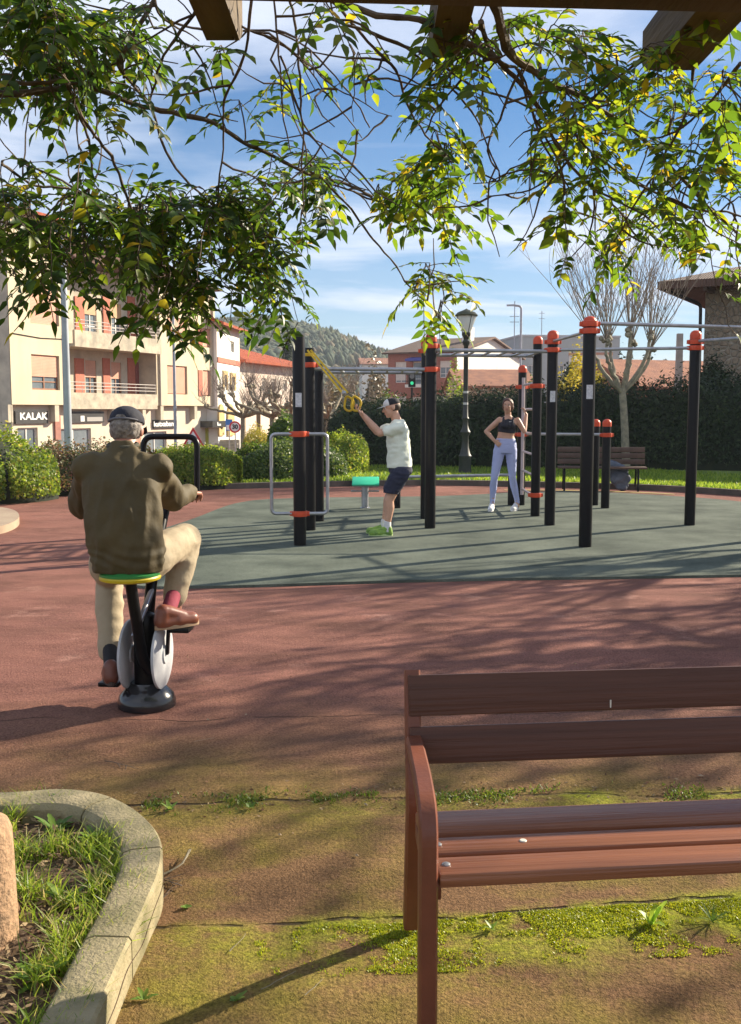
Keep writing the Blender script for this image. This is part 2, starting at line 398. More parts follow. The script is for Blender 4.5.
# far kerb of the path, then the lawn
kp = catmull([(-16,15.5,0),(-9,17.6,0),(-5.5,19.0,0),(-3.3,19.5,0),(-1,20.2,0),(1.4,20.6,0),(3.8,20.0,0),(5.4,19.3,0),(6.7,18.0,0),(8.3,15.5,0),(9.5,12,0),(10,6,0)], 8)
bm = BM()
for i in range(len(kp)-1):
    a, b = kp[i], kp[i+1]; t = (b-a).normalized(); n_ = Vector((-t.y, t.x, 0))
    v = [a, b, b+n_*.12, a+n_*.12]
    lo_ = [bm.verts.new((q.x, q.y, -.02)) for q in v]; hi_ = [bm.verts.new((q.x, q.y, .11)) for q in v]
    bm.faces.new(hi_)
    for k in range(4): bm.faces.new((lo_[k], lo_[(k+1) % 4], hi_[(k+1) % 4], hi_[k]))
bmesh.ops.remove_doubles(bm, verts=bm.verts, dist=.001)
tag(obj('kerb', bm, M('kerb_dark', (.13,.10,.08), (.07,.06,.05), 4, .9, .4, 60), sharp=30), kind='structure', label='low dark kerb between the path and the lawn')
lawn_pts = [(p.x+.0, p.y+.12) for p in kp]
bm = BM()
prev = None
for p in kp[:]:
    row = []
    q0 = Vector((p.x, p.y, 0)); d = Vector((p.x*.08, 1, 0)) if p.y > 13 else Vector((1, .25, 0))
    if p.y <= 17.9 and p.x > 6: d = Vector((1, .9, 0))
    for k in range(9):
        s_ = .09+k*.9
        v = q0+d*s_; row.append(bm.verts.new((v.x, v.y, max(.09, 0)+.02*nz((v.x, v.y), .7) if v.y < 25.5 else .09-(v.y-25.5)*.2)))
    if prev:
        for k in range(8): bm.faces.new((prev[k], prev[k+1], row[k+1], row[k]))
    prev = row
m_lawn = M('lawn_green', (.10,.17,.025), (.16,.22,.04), 3, .9, .5, 60)
tag(obj('lawn', bm, m_lawn, sharp=None), kind='structure', label='strip of lawn behind the kerb')
bm = BM(); box(bm, -40, -4, 33, 41, -1.52, -1.47); tag(obj('road', bm, m_asphalt), kind='structure', label='road in front of the houses')
# yellow line on the path far edge
bm = BM(); yl = catmull([(2.6,19.3,0),(3.9,19.2,0),(5.0,18.75,0),(5.6,18.3,0)], 6)
for a, b in zip(yl, yl[1:]):
    bm.faces.new([bm.verts.new(p) for p in ((a.x,a.y,.006),(b.x,b.y,.006),(b.x,b.y+.14,.006),(a.x,a.y+.14,.006))])
tag(obj('path_marking', bm, M('worn_yellow_paint', (.45,.38,.10), (.35,.25,.1), 6, .8), smooth=False), kind='structure', label='worn yellow line along the path')
# ------------------------------------------------------------------ hills
ridge = [(-900,300),(-300,300),(0,318),(180,328),(215,322),(250,319),(290,325),(330,333),(360,341),(390,351),(420,361),(460,371),(520,375),(580,370),(620,366),(660,363),(741,368),(1100,350),(1800,340)]
def ridge_y(px):
    for a, b in zip(ridge, ridge[1:]):
        if a[0] <= px <= b[0]: t = (px-a[0])/(b[0]-a[0]); return a[1]*(1-t)+b[1]*t
    return 340
HY0, HY1 = 170, 460
def hillz(px, u):
    top = P(px, ridge_y(px)+13, HY1).z
    s_ = u*u*(3-2*u) if u <= 1 else 1-(u-1)*.6
    return -4+(top+4)*s_
hv = []; hf = []; pxs = list(range(-900, 1801, 20)); us = [i/14 for i in range(19)]
for u in us:
    Yh = HY0+(HY1-HY0)*u
    for px in pxs:
        x = (px-370.5)/F*Yh
        hv.append((x, Yh, hillz(px, u)+nz((x, Yh), .02)*5*min(1, u*2)*(0 if abs(u-1) < .01 else 1)))
n_ = len(pxs)
hf = [(j*n_+i, j*n_+i+1, (j+1)*n_+i+1, (j+1)*n_+i) for j in range(len(us)-1) for i in range(n_-1)]
tag(obj('hills', (hv, hf), M('hill_ground', (.045,.07,.03), (.12,.17,.05), .02, .95, stretch=(1,1,1), lo=.45, hi=.6), sharp=None), kind='structure', label='wooded hillside behind the town')
# forest: leafy low-poly crowns, far off
fv = []; ff = []; off = 0
tb = bmesh.new(); bmesh.ops.create_icosphere(tb, subdivisions=1, radius=1); tv = np.array([v.co[:] for v in tb.verts]); tf = np.array([[v.index for v in f.verts] for f in tb.faces]); tb.free()
cnt = 0; rr = random.Random(3)
while cnt < 13000:
    px = rr.uniform(195, 480) if rr.random() < .8 else rr.uniform(-100, 900); u = rr.uniform(.1, 1.06)**.8
    Yh = HY0+(HY1-HY0)*u; x = (px-370.5)/F*Yh; z = hillz(px, u)+nz((x, Yh), .02)*5*min(1, u*2)*(0 if u > .97 else 1)
    if nz((x, Yh), .017, 20) > .22 and u < .8: continue
    con = nz((x, Yh), .012, 50) > -.05
    h = rr.uniform(3.2, 5.2) if con else rr.uniform(2.2, 3.8); rd = h*(.34 if con else .6)*rr.uniform(.8, 1.2)
    jit = 1+np.random.normal(0, .18, (len(tv), 1))
    vv = tv*jit*np.array([rd, rd, h*.55]); 
    if con: k = (vv[:, 2]/(h*.55)); vv[:, :2] *= (1.15-.75*np.clip(k, -.3, 1))[:, None]
    fv.append(vv+np.array([x, Yh, z+h*.5])); ff.append(tf+off); off += len(tv); cnt += 1
m_forest = leafmat('far_wood_leaves', [(0, (.022,.042,.024)), (.5, (.04,.065,.03)), (.8, (.07,.085,.035)), (1, (.12,.095,.05))], .1, .9)
o = obj('far_wood', qmesh('far_wood', np.concatenate(fv), np.concatenate(ff)), m_forest, smooth=False)
tag(o, 'far off dark wood of conifers and broadleaf trees covering the hillside', 'wood', kind='stuff')
# ------------------------------------------------------------------ buildings
m_cream = M('cream_render', (.60,.52,.36), (.46,.39,.27), 1.0, .85, .15, 30, stretch=(1,1,.3), lo=.4, hi=.8)
speck = None
m_creamd = M('stained_cream_render', (.56,.50,.38), (.36,.32,.25), 1.1, .9, .15, 30)
m_redpanel = M('red_brick_panel', (.48,.15,.09), (.40,.12,.07), 8, .8)
m_blind = M('salmon_blind', (.60,.32,.21), (.55,.27,.17), 1.5, .6)
m_blind_w = M('pale_blind', (.66,.60,.52), (.58,.52,.45), 1.5, .6)
m_frame = M('brown_window_frame', (.28,.12,.05), (.2,.08,.035), 5, .5)
m_framew = M('white_window_frame', (.6,.58,.54), None, rough=.5)
m_curtain = M('net_curtain', (.55,.57,.58), (.3,.34,.36), 3, .8)
def tile_mat(name, c, c2, sc_=4.0):
    m = M(name, c, c2, 1.5, .85)
    t = m.node_tree; b = t.nodes['Principled BSDF']; tcn = t.nodes.new('ShaderNodeTexCoord'); wv = t.nodes.new('ShaderNodeTexWave'); wv.inputs['Scale'].default_value = sc_; wv.bands_direction = 'X'; wv.inputs['Distortion'].default_value = .4
    t.links.new(tcn.outputs['Object'], wv.inputs[0]); bp = t.nodes.new('ShaderNodeBump'); bp.inputs['Strength'].default_value = .9; bp.inputs['Distance'].default_value = .06
    t.links.new(wv.outputs[1], bp.inputs['Height']); t.links.new(bp.outputs[0], b.inputs['Normal']); return m
m_tile = tile_mat('orange_roof_tiles', (.50,.115,.04), (.36,.08,.035))
m_tileb = tile_mat('brown_roof_tiles', (.16,.085,.055), (.10,.055,.04))
m_tilep = tile_mat('weathered_roof_tiles', (.40,.17,.09), (.26,.11,.07))
def panel(bm, u0, u1, z0, z1, ops, org, ux, n_in, reveal=.18):
    """a wall front from cells with real openings and reveals. org+u*ux+z*Z ; n_in inward"""
    org = Vector(org); ux = Vector(ux); n_in = Vector(n_in); Z = Vector((0,0,1))
    us_ = sorted(set([u0, u1]+[min(max(q, u0), u1) for o_ in ops for q in o_[:2]])); zs = sorted(set([z0, z1]+[min(max(q, z0), z1) for o_ in ops for q in o_[2:4]]))
    p = lambda u, z, d=0: bm.verts.new(org+ux*u+Z*z+n_in*d)
    for a, b in zip(us_, us_[1:]):
        for c, d in zip(zs, zs[1:]):
            mu, mz = (a+b)/2, (c+d)/2
            if any(o_[0] < mu < o_[1] and o_[2] < mz < o_[3] for o_ in ops): continue
            bm.faces.new((p(a, c), p(b, c), p(b, d), p(a, d)))
    for o_ in ops:
        a, b, c, d = o_[:4]
        for q in (((a,c),(b,c)), ((b,c),(b,d)), ((b,d),(a,d)), ((a,d),(a,c))):
            (x1, y1_), (x2, y2_) = q
            bm.faces.new((p(x1, y1_), p(x2, y2_), p(x2, y2_, reveal), p(x1, y1_, reveal)))
    bmesh.ops.remove_doubles(bm, verts=bm.verts, dist=.0005)
def window(parent, a, b, c, d, org, ux, n_in, reveal=.18, style='blind', frac=.55, fm=None, bl=None, label=None, lean=0, world=True, name='window', fullglass=False):
    """frame with mullion, pane and roller blind as sub-parts"""
    org = Vector(org); ux = Vector(ux); n_in = Vector(n_in); Z = Vector((0,0,1))
    fm = fm or m_frame; bl = bl or m_blind
    bm = BM(); t = .07
    def bx(u0, u1, z0, z1, d0, d1):
        c_ = org+ux*(u0+u1)/2+Z*(z0+z1)/2+n_in*(d0+d1)/2
        obox(bm, c_, ux, n_in, Z, u1-u0, d1-d0, z1-z0)
    r0, r1 = reveal-.06, reveal+.0
    bx(a, a+t, c, d, r0, r1); bx(b-t, b, c, d, r0, r1); bx(a+t, b-t, d-t, d, r0, r1); bx(a+t, b-t, c, c+t, r0, r1)
    if b-a > .7: bx((a+b)/2-.035, (a+b)/2+.035, c+t, d-t, r0, r1)
    if not fullglass and d-c > .8: bx(a+t, b-t, c+(d-c)*.22, c+(d-c)*.22+.05, r0+.003, r1-.003)
    fr = obj(name, bm, fm, parent, world=world, smooth=False)
    if label: fr['label'] = label
    bm = BM(); bx(a+t*.5, b-t*.5, c+t*.5, d-t*.5, reveal-.025, reveal-.015); obj('pane', bm, m_glass, fr, world=world, smooth=False)
    bm = BM(); bx(a+.01, b-.01, c+.01, d-.01, reveal+.12, reveal+.14); obj('curtain', bm, m_curtain, fr, world=world, smooth=False)
    if style == 'blind' and frac > 0:
        bm = BM(); zb = d-(d-c)*frac; k = max(4, int((d-zb)/.06))
        for i in range(k):
            z0_ = zb+(d-zb)*i/k; z1_ = zb+(d-zb)*(i+1)/k
            bx(a+.02, b-.02, z0_, z1_-.006, r0-.035, r0-.012-.004*(i % 2))
        obj('roller_blind', bm, bl, fr, world=world, smooth=False)
    return fr
# --- the cream apartment block on the left
B1 = Vector((-15.06, 42.24)); D1 = Vector((.365, .931)).normalized(); NI = Vector((-D1.y, D1.x))
def fac(px, py, off=0, P0=B1, d=D1):
    r_ = ray(px, py); n_ = Vector((-d.y, d.x)); Q = P0+n_*off
    t = (Q.x*d.y-Q.y*d.x)/(r_.x*d.y-r_.y*d.x); s_ = (Vector((r_.x, r_.y))*t-Q).dot(d)
    return s_, CAMZ+r_.z*t
def frect(xl, yt, xr, yb, off=0, P0=B1, d=D1):
    a, zt = fac(xl, yt, off, P0, d); b, _ = fac(xr, yt, off, P0, d); _, zb = fac(xl, yb, off, P0, d); return (a, b, zb, zt)
AP = thing('apartment_building', 'cream apartment block with salmon blinds, red panels, balconies and shops below', 'building', (B1.x, B1.y, -1.5), atan2(D1.y, D1.x))
org = (B1.x, B1.y, 0); ux = (D1.x, D1.y, 0); ni = (NI.x, NI.y, 0)
sA, _ = fac(70, 400); sB, _ = fac(157, 400); sE = 16.9; ZS = 1.78
w1 = frect(29, 285, 58, 323); w2 = frect(31, 354, 59, 389.5)
w3 = frect(167, 365, 187, 394); w4 = frect(203, 370, 211, 396); w5 = frect(167, 316, 187, 340); w6 = frect(203, 328, 211, 347)
bm = BM()
panel(bm, 0, sA, ZS, 9.8, [w1, w2], org, ux, ni)
obj('wall', bm, m_cream, AP, world=True, smooth=False); bm = BM()
panel(bm, sB, sE, ZS, 8.3, [w3, w4, w5, w6], org, ux, ni)
obj('wall', bm, m_cream, AP, world=True, smooth=False)
# end wall and ground floor, slab
bm = BM()
g_ops = [frect(24, 428, 44, 452), frect(63, 429, 97, 456), frect(150, 432, 172, 458)]
panel(bm, 0.25, sE, -1.5, ZS-.001, g_ops, Vector(org)+Vector(ni)*.35, ux, ni, .15)
obj('shop_wall', bm, M('shop_front_render', (.58,.53,.42), (.5,.44,.34), 1, .85), AP, world=True, smooth=False)
for q in g_ops: window(AP, *q, Vector(org)+Vector(ni)*.35, ux, ni, .15, style='none', fm=m_framew, name='shop_window', fullglass=True)
bm = BM()
o3 = Vector(org); U3 = Vector(ux); I3 = Vector(ni); Z3 = Vector((0,0,1))
def lb(bm, u0, u1, d0, d1, z0, z1):   # box in facade space
    obox(bm, o3+U3*(u0+u1)/2+I3*(d0+d1)/2+Z3*(z0+z1)/2, U3, I3, Z3, u1-u0, d1-d0, z1-z0)
lb(bm, -.02, .0, .02, 12, -1.5, 9.8); lb(bm, 0, sE, 11.9, 12, -1.5, 8.3); lb(bm, sE-.02, sE, .02, 11.8, -1.5, 8.3)
lb(bm, 0, sE, .02, .34, ZS, ZS+.02)
obj('end_wall', bm, m_creamd, AP, world=True, smooth=False)
# recessed centre with its doors, red panels, balconies
RD = 1.15
panels_ = []; doors = []
def r2(x0, y0, x1, y1): return frect(x0, y0, x1, y1, RD)
d_row2 = [r2(85, 360, 96, 394), r2(111, 362, 121, 395)]
d_row3 = [r2(84, 297, 96, 334), r2(111, 303, 121, 335)]
bm = BM(); panel(bm, sA-.3, sB+1.6, ZS, 8.3, d_row2+d_row3, o3+I3*RD, ux, ni, .12)
lb(bm, sA-.01, sA, 0.01, RD, ZS, 8.3); lb(bm, sB-.001, sB+.01, 0.01, RD, ZS, 8.3)
obj('recess_wall', bm, m_creamd, AP, world=True, smooth=False)
for q in d_row2: window(AP, *q, o3+I3*RD, ux, ni, .12, frac=.5, name='balcony_door')
for q in d_row3: window(AP, *q, o3+I3*RD, ux, ni, .12, frac=.45, fm=m_framew, bl=M('orange_blind', (.55,.33,.17), None), name='balcony_door')
for (x0, x1) in ((74, 83), (102, 109), (127, 134)):
    for yt, yb in ((358, 396), (296, 337)):
        q = r2(x0, yt, x1, yb); bm = BM(); lb(bm, q[0], q[1], RD-.06, RD, q[2], q[3]); obj('red_panel', bm, m_redpanel, AP, world=True, smooth=False)
for yt, yb in ((362, 396), (305, 337)):
    q = r2(134.5, yt, 144, yb); bm = BM(); lb(bm, q[0], q[1], RD-.08, RD-.01, q[2], q[3]); obj('closed_shutter', bm, M('dark_red_shutter', (.28,.07,.055), (.2,.05,.04), 5, .6), AP, world=True, smooth=False)
for yt, yb, front in ((392.5, 409, -.02), (330.5, 347, -.35)):
    _, zt = fac(75, yt); _, zb = fac(75, yb)
    bm = BM(); lb(bm, sA+.02, sB-.02 if front < -.1 else sB, front, front+.12, zb, zt); lb(bm, sA+.02, sB-.02, front+.12, RD, zb, zb+.14)
    if front < -.1: lb(bm, sB-.14, sB-.021, front+.12, 0, zb+.14, zt)
    bl_ = obj('balcony', bm, M('balcony_concrete', (.52,.46,.34), (.30,.27,.21), 2.2, .9), AP, world=True, smooth=False)
    bm = BM()
    for zr in (.16, .32, .48): tube(bm, [o3+U3*(sA+.05)+I3*(front+.06)+Z3*(zt+zr), o3+U3*(sB-.05)+I3*(front+.06)+Z3*(zt+zr)], .018, 6)
    k = 9
    for i in range(k): u_ = sA+.1+(sB-sA-.2)*i/(k-1); tube(bm, [o3+U3*u_+I3*(front+.06)+Z3*zt, o3+U3*u_+I3*(front+.06)+Z3*(zt+.5)], .016, 6)
    obj('railing', bm, M('pale_railing', (.42,.38,.34), None, rough=.5), bl_, world=True)
for q, fr_ in ((w1, 1.0), (w2, .62), (w3, .97), (w5, .6)): window(AP, *q, org, ux, ni, .18, frac=fr_)
for q in (w4, w6): window(AP, *q, org, ux, ni, .18, frac=.95)
for q in (frect(198, 370, 202, 396), frect(198, 328, 202, 347)):
    bm = BM(); lb(bm, q[0], q[1], -.04, -.001, q[2], q[3]); obj('red_panel', bm, m_redpanel, AP, world=True, smooth=False)
# roofs: tile cap on the left bay, brown tiled slope over the centre
def prism(bm, pts_bottom, pts_top):
    lo_ = [bm.verts.new(p) for p in pts_bottom]; hi_ = [bm.verts.new(p) for p in pts_top]; k = len(lo_)
    bm.faces.new(lo_[::-1]); bm.faces.new(hi_)
    for i in range(k): bm.faces.new((lo_[i], lo_[(i+1) % k], hi_[(i+1) % k], hi_[i]))
def fp(u, d, z): return o3+U3*u+I3*d+Z3*z
bm = BM(); prism(bm, [fp(-.4,-.45,9.8), fp(sA+.3,-.45,9.8), fp(sA+.3,12,9.8), fp(-.4,12,9.8)], [fp(-.4,-.45,9.92), fp(sA+.3,-.45,9.92), fp(sA+.3,5.8,11.2), fp(-.4,5.8,11.2)])
obj('roof', bm, m_tile, AP, world=True, smooth=False)
bm = BM(); prism(bm, [fp(sA+.31,-.3,8.3), fp(sE+.4,-.3,8.3), fp(sE+.4,12,8.3), fp(sA+.31,12,8.3)], [fp(sA+.31,-.3,8.42), fp(sE+.4,-.3,8.42), fp(sE-3,3.4,10.4), fp(sA+.31,3.4,10.4)])
obj('roof', bm, m_tileb, AP, world=True, smooth=False)
# shop signs
def signboard(xl, yt, xr, yb, txt, parent, board, ink, size=None, xs=1, extra=None, off=.30):
    q = frect(xl, yt, xr, yb, off); bm = BM(); lb(bm, q[0], q[1], off-.05, off+.045, q[2], q[3])
    s_ = obj('shop_sign', bm, board, parent, world=True, smooth=False)
    for (t_, uf, zf, sz, x_) in txt:
        c_ = fp(q[0]+(q[1]-q[0])*uf, off-.06, q[2]+(q[3]-q[2])*zf)
        text_mesh(t_, sz, c_, U3, Z3, 'lettering', ink, s_, bold=.012, xs=x_)
    return s_
m_sign = M('black_sign', (.02,.02,.022), (.035,.033,.03), 6, .4); m_ink = M('white_lettering', (.75,.75,.72), None, rough=.6)
m_inkg = M('grey_lettering', (.30,.29,.27), None, rough=.6)
s_ = signboard(14.5, 411, 47, 424, [('KALAK', .54, .56, .42, 1.35)], AP, m_sign, m_ink)
s_ = signboard(66, 411.5, 103, 423, [], AP, m_sign, m_inkg)
q = frect(66, 411.5, 103, 423, .30); bm = BM()
lb(bm, q[0]+.35*(q[1]-q[0]), q[0]+.45*(q[1]-q[0]), .235, .249, q[2]+.06, q[2]+.32); obj('sign_panel', bm, m_ink, s_, world=True, smooth=False)
bm = BM(); lb(bm, q[0]+.52*(q[1]-q[0]), q[0]+.95*(q[1]-q[0]), .235, .249, q[2]+.06, q[2]+.26); obj('sign_panel', bm, m_inkg, s_, world=True, smooth=False)
s_ = signboard(153, 420, 175, 428.5, [('kutxabank', .5, .5, .36, 1.45)], AP, m_sign, m_ink)
q = frect(54.5, 415, 60, 440, .30); bm = BM(); lb(bm, q[0], q[1], .27, .349, q[2], q[3]); obj('red_panel', bm, M('brown_red_panel', (.33,.13,.09), (.25,.1,.07), 6, .7), AP, world=True, smooth=False)
q = frect(201, 421, 216, 427.5, .30); bm = BM(); lb(bm, q[0], q[1], -.45, .349, q[2], q[3]); s_ = obj('shop_sign', bm, m_sign, AP, world=True, smooth=False)
bm = BM(); lb(bm, q[0]+.5, q[0]+.9, -.47, -.451, q[2]+.1, q[2]+.2); lb(bm, q[0]+.5, q[0]+.6, -.47, -.451, q[2]+.2, q[2]+.3); obj('sign_panel', bm, m_ink, s_, world=True, smooth=False)
q = frect(206, 428, 210, 446, .30); bm = BM(); lb(bm, q[0], q[1], .27, .349, q[2], q[3]); obj('painted_strip', bm, M('olive_paint', (.35,.36,.05), None), AP, world=True, smooth=False)
for u_ in (sB+.25, sE-.35):
    bm = BM(); tube(bm, [fp(u_, -.06, ZS), fp(u_, -.06, 8.2)], .05, 8); obj('drainpipe', bm, M('pipe_grey', (.40,.36,.30), None), AP, world=True)
bm = BM(); tube(bm, [fp(.1, -.03, 4.75), fp(sA*.5, -.03, 4.66), fp(sA-.1, -.03, 4.72)], .018, 5); obj('wall_cable', bm, m_black, AP, world=True)
# pier brackets under the slab
for px in (5, 52, 110, 140, 158, 192):
    u_, _ = fac(px, 415, .2); bm = BM(); lb(bm, u_, u_+.28, .03, .345, ZS-.75, ZS-.004); obj('bracket', bm, m_creamd, AP, world=True, smooth=False)
# --- generic houses behind
def house(name, label, org, ang, Lh, D, z0, z1, rise, wallm, roofm, front=(), right=(), left=(), axis='x', over=.5, group=None, bands=None, fm=None, blm=None, thick=.16, rightm=None):
    r_ = thing(name, label, 'building', (org[0], org[1], z0), ang, group)
    Mx = Matrix.Rotation(ang, 3, 'Z'); u = Mx @ Vector((1,0,0)); v = Mx @ Vector((0,1,0)); O = Vector((org[0], org[1], 0))
    q = lambda a, b, z: O+u*a+v*b+Vector((0,0,z))
    bm = BM(); panel(bm, 0, Lh, z0, z1, front, O, u, v); obj('wall', bm, wallm, r_, world=True, smooth=False); bm = BM(); panel(bm, 0, Lh, z0, z1, [], O+v*D, u, -v)
    if axis == 'x' and rise:
        pass
    obj('wall', bm, wallm, r_, world=True, smooth=False)
    for a, ww, du in ((Lh, right, -u), (0, left, u)):
        bm = BM(); panel(bm, 0, D, z0, z1, ww, O+u*a, v, du)
        if rise and axis == 'x': bm.faces.new([bm.verts.new(q(a, 0, z1)), bm.verts.new(q(a, D, z1)), bm.verts.new(q(a, D/2, z1+rise))]); bmesh.ops.remove_doubles(bm, verts=bm.verts, dist=.001)
        obj('side_wall', bm, rightm or wallm, r_, world=True, smooth=False)
    for w_ in front: window(r_, *w_[:4], O, u, v, fm=fm or m_framew, bl=blm or m_blind_w, frac=w_[4] if len(w_) > 4 else .4)
    for w_ in right: window(r_, *w_[:4], O+u*Lh, v, -u, fm=fm or m_framew, bl=blm or m_blind_w, frac=w_[4] if len(w_) > 4 else .4)
    for w_ in left: window(r_, *w_[:4], O, v, u, fm=fm or m_framew, bl=blm or m_blind_w, frac=w_[4] if len(w_) > 4 else .4)
    bm = BM(); o_ = over
    if rise and axis == 'x':
        k = rise/(D/2)
        for (b0, b1) in ((-o_, D/2), (D+o_, D/2)):
            za, zb = z1-o_*k+.02, z1+rise+.02
            lo_ = [q(-o_, b0, za), q(Lh+o_, b0, za), q(Lh+o_, b1, zb), q(-o_, b1, zb)]; prism(bm, lo_, [p+Vector((0,0,thick)) for p in lo_])
    elif rise and axis == 'y':
        k = rise/(Lh/2)
        for (a0, a1) in ((-o_, Lh/2), (Lh+o_, Lh/2)):
            za, zb = z1-o_*k+.02, z1+rise+.02
            lo_ = [q(a0, -o_, za), q(a0, D+o_, za), q(a1, D+o_, zb), q(a1, -o_, zb)]; prism(bm, lo_, [p+Vector((0,0,thick)) for p in lo_])
    elif rise and axis == 'hip':
        i_ = min(Lh, D)/2
        lo_ = [q(-o_, -o_, z1), q(Lh+o_, -o_, z1), q(Lh+o_, D+o_, z1), q(-o_, D+o_, z1)]; lv = [bm.verts.new(p) for p in lo_]; lv2 = [bm.verts.new(p+Vector((0,0,thick))) for p in lo_]
        a_ = bm.verts.new(q(i_, D/2, z1+rise)); b_ = bm.verts.new(q(Lh-i_ if Lh-i_ > i_ else i_+.1, D/2, z1+rise))
        bm.faces.new(lv[::-1])
        for i in range(4): bm.faces.new((lv[i], lv[(i+1) % 4], lv2[(i+1) % 4], lv2[i]))
        bm.faces.new((lv2[0], lv2[1], b_, a_)); bm.faces.new((lv2[1], lv2[2], b_)); bm.faces.new((lv2[2], lv2[3], a_, b_)); bm.faces.new((lv2[3], lv2[0], a_))
    else:
        lo_ = [q(-.1, -.1, z1), q(Lh+.1, -.1, z1), q(Lh+.1, D+.1, z1), q(-.1, D+.1, z1)]; prism(bm, lo_, [p+Vector((0,0,.25)) for p in lo_])
    obj('roof', bm, roofm, r_, world=True, smooth=False)
    return r_, q
def frx(P0, ang, px0, y0, px1, y1):
    d = Vector((cos(ang), sin(ang))); return frect(px0, y0, px1, y1, 0, Vector(P0), d)
# white house with the yellow window surrounds
a2 = atan2(.98, .10); P2 = (-8.75, 57.6)
m_wh = M('white_render', (.72,.70,.64), (.62,.60,.54), 1, .85)
m_yel = M('ochre_stone', (.55,.40,.16), (.42,.30,.13), 3, .85)
q1 = frx(P2, a2, 223.5, 375, 226, 386); q2 = frx(P2, a2, 231, 377, 234, 387); q3 = frx(P2, a2, 231, 341, 234, 352)
hs, hq = house('town_house', 'narrow white house with ochre window surrounds and red roof beside the cream block', P2, a2, 5.6, 9, -1.5, 6.5, 1.6, m_wh, m_tile, front=[(*q1, .5), (*q2, .5), (*q3, .2)], axis='x', over=.55)
for q in (q1, q2):
    bm = BM(); Uo = Vector((cos(a2), sin(a2), 0)); Vo = Vector((-sin(a2), cos(a2), 0)); Oo = Vector((*P2, 0))
    for (a, b, c, d) in ((q[0]-.28, q[0]-.02, q[2]-.2, q[3]+.25), (q[1]+.02, q[1]+.28, q[2]-.2, q[3]+.25), (q[0]-.02, q[1]+.02, q[3]+.02, q[3]+.25)):
        obox(bm, Oo+Uo*(a+b)/2+Vo*-.03+Vector((0,0,(c+d)/2)), Uo, Vo, (0,0,1), b-a, .055, d-c)
    obj('window_surround', bm, m_yel, hs, world=True, smooth=False)
bm = BM(); obox(bm, Oo+Uo*2.8+Vo*-.03+Vector((0,0,frx(P2, a2, 225, 361, 240, 364)[3])), Uo, Vo, (0,0,1), 5.5, .05, .3); obj('red_band', bm, m_redpanel, hs, world=True, smooth=False)
for (xa, xb) in ((217, 222.5), (226, 232.5)):      # arches at street level
    qa = frx(P2, a2, xa, 404, xb, 436); bm = BM(); mid_ = (qa[0]+qa[1])/2; rr_ = (qa[1]-qa[0])/2
    pts = [(qa[0], qa[2]), (qa[1], qa[2])]+[(mid_+rr_*cos(t*pi/8), qa[3]-rr_+rr_*sin(t*pi/8)) for t in range(9)]
    f0 = [bm.verts.new(Oo+Uo*a+Vector((0,0,z))+Vo*-.02) for a, z in pts]; f1 = [bm.verts.new(Oo+Uo*a+Vector((0,0,z))+Vo*-.12) for a, z in pts]
    bm.faces.new(f1)
    for i in range(len(pts)): bm.faces.new((f0[i], f0[(i+1) % len(pts)], f1[(i+1) % len(pts)], f1[i]))
    obj('arch', bm, m_yel, hs, world=True, smooth=False)
# long white house with the orange roof
a3 = atan2(.95, .30); P3 = (-8.35, 64.5)
fr3 = [frx(P3, a3, x0, y0, x1, y1)+(.3,) for x0, y0, x1, y1 in ((249,377,252,390),(262,378,266,391),(272,379,276,391),(283,380,287,391),(262,404,266,415),(273,404,277,415),(284,404,288,415))]
house('row_house', 'long white house with bright orange roof behind the pollarded trees', P3, a3, 11.0, 11, -1.5, 4.55, 2.0, M('warm_white_render', (.66,.60,.52), (.6,.45,.36), .25, .85), m_tile, front=fr3, axis='hip', over=.8)
# brick house with white gable
m_brick = M('red_brick', (.33,.12,.08), (.26,.09,.06), 6, .85)
c_ = P(457, 352, 95); a4 = R(-30); L4 = 7.4; o4 = (c_.x-L4*cos(a4), c_.y-L4*sin(a4))
hh, hq = house('brick_house', 'brick house with white shuttered windows, brown roof and white gable wall', o4, a4, L4, 16, -3, 7.0, 1.7, m_brick, m_tileb,
   front=[(.8,2.0,4.2,6.2,.9),(5.6,6.8,4.6,6.2,.4),(.8,2.0,.9,2.9,.9),(5.6,6.8,.9,2.9,.9),(2.7,4.9,4.0,6.3,.1),(2.7,4.9,.3,2.8,.1)], right=[(3,3.9,4.2,5.0,0),(8,8.9,4.2,5.0,0)], axis='x', over=.45, rightm=m_wh)
for z in (3.7, .0):
    bm = BM(); prism(bm, [hq(2.4,-1,z), hq(5.2,-1,z), hq(5.2,-.01,z), hq(2.4,-.01,z)], [hq(2.4,-1,z+.28), hq(5.2,-1,z+.28), hq(5.2,-.01,z+.28), hq(2.4,-.01,z+.28)])
    bl_ = obj('balcony', bm, m_wh, hh, world=True, smooth=False)
    bm = BM(); pr = [hq(2.45,-.95,0), hq(5.15,-.95,0)]
    for zz_ in (.6, 1.2): tube(bm, [p+Vector((0,0,z+zz_)) for p in pr], .03, 6)
    for i in range(14): p = pr[0].lerp(pr[1], i/13); tube(bm, [p+Vector((0,0,z+.28)), p+Vector((0,0,z+1.2))], .02, 5)
    obj('railing', bm, m_black, bl_, world=True)
bm = BM(); prism(bm, [hq(2.5,-1.2,6.2), hq(5.1,-1.2,6.2), hq(5.1,-.01,6.2), hq(2.5,-.01,6.2)], [hq(2.5,-1.2,6.4), hq(5.1,-1.2,6.4), hq(5.1,-.01,6.6), hq(2.5,-.01,6.6)])
obj('blue_awning', bm, M('blue_cloth', (.04,.05,.28), None), hh, world=True, smooth=False)
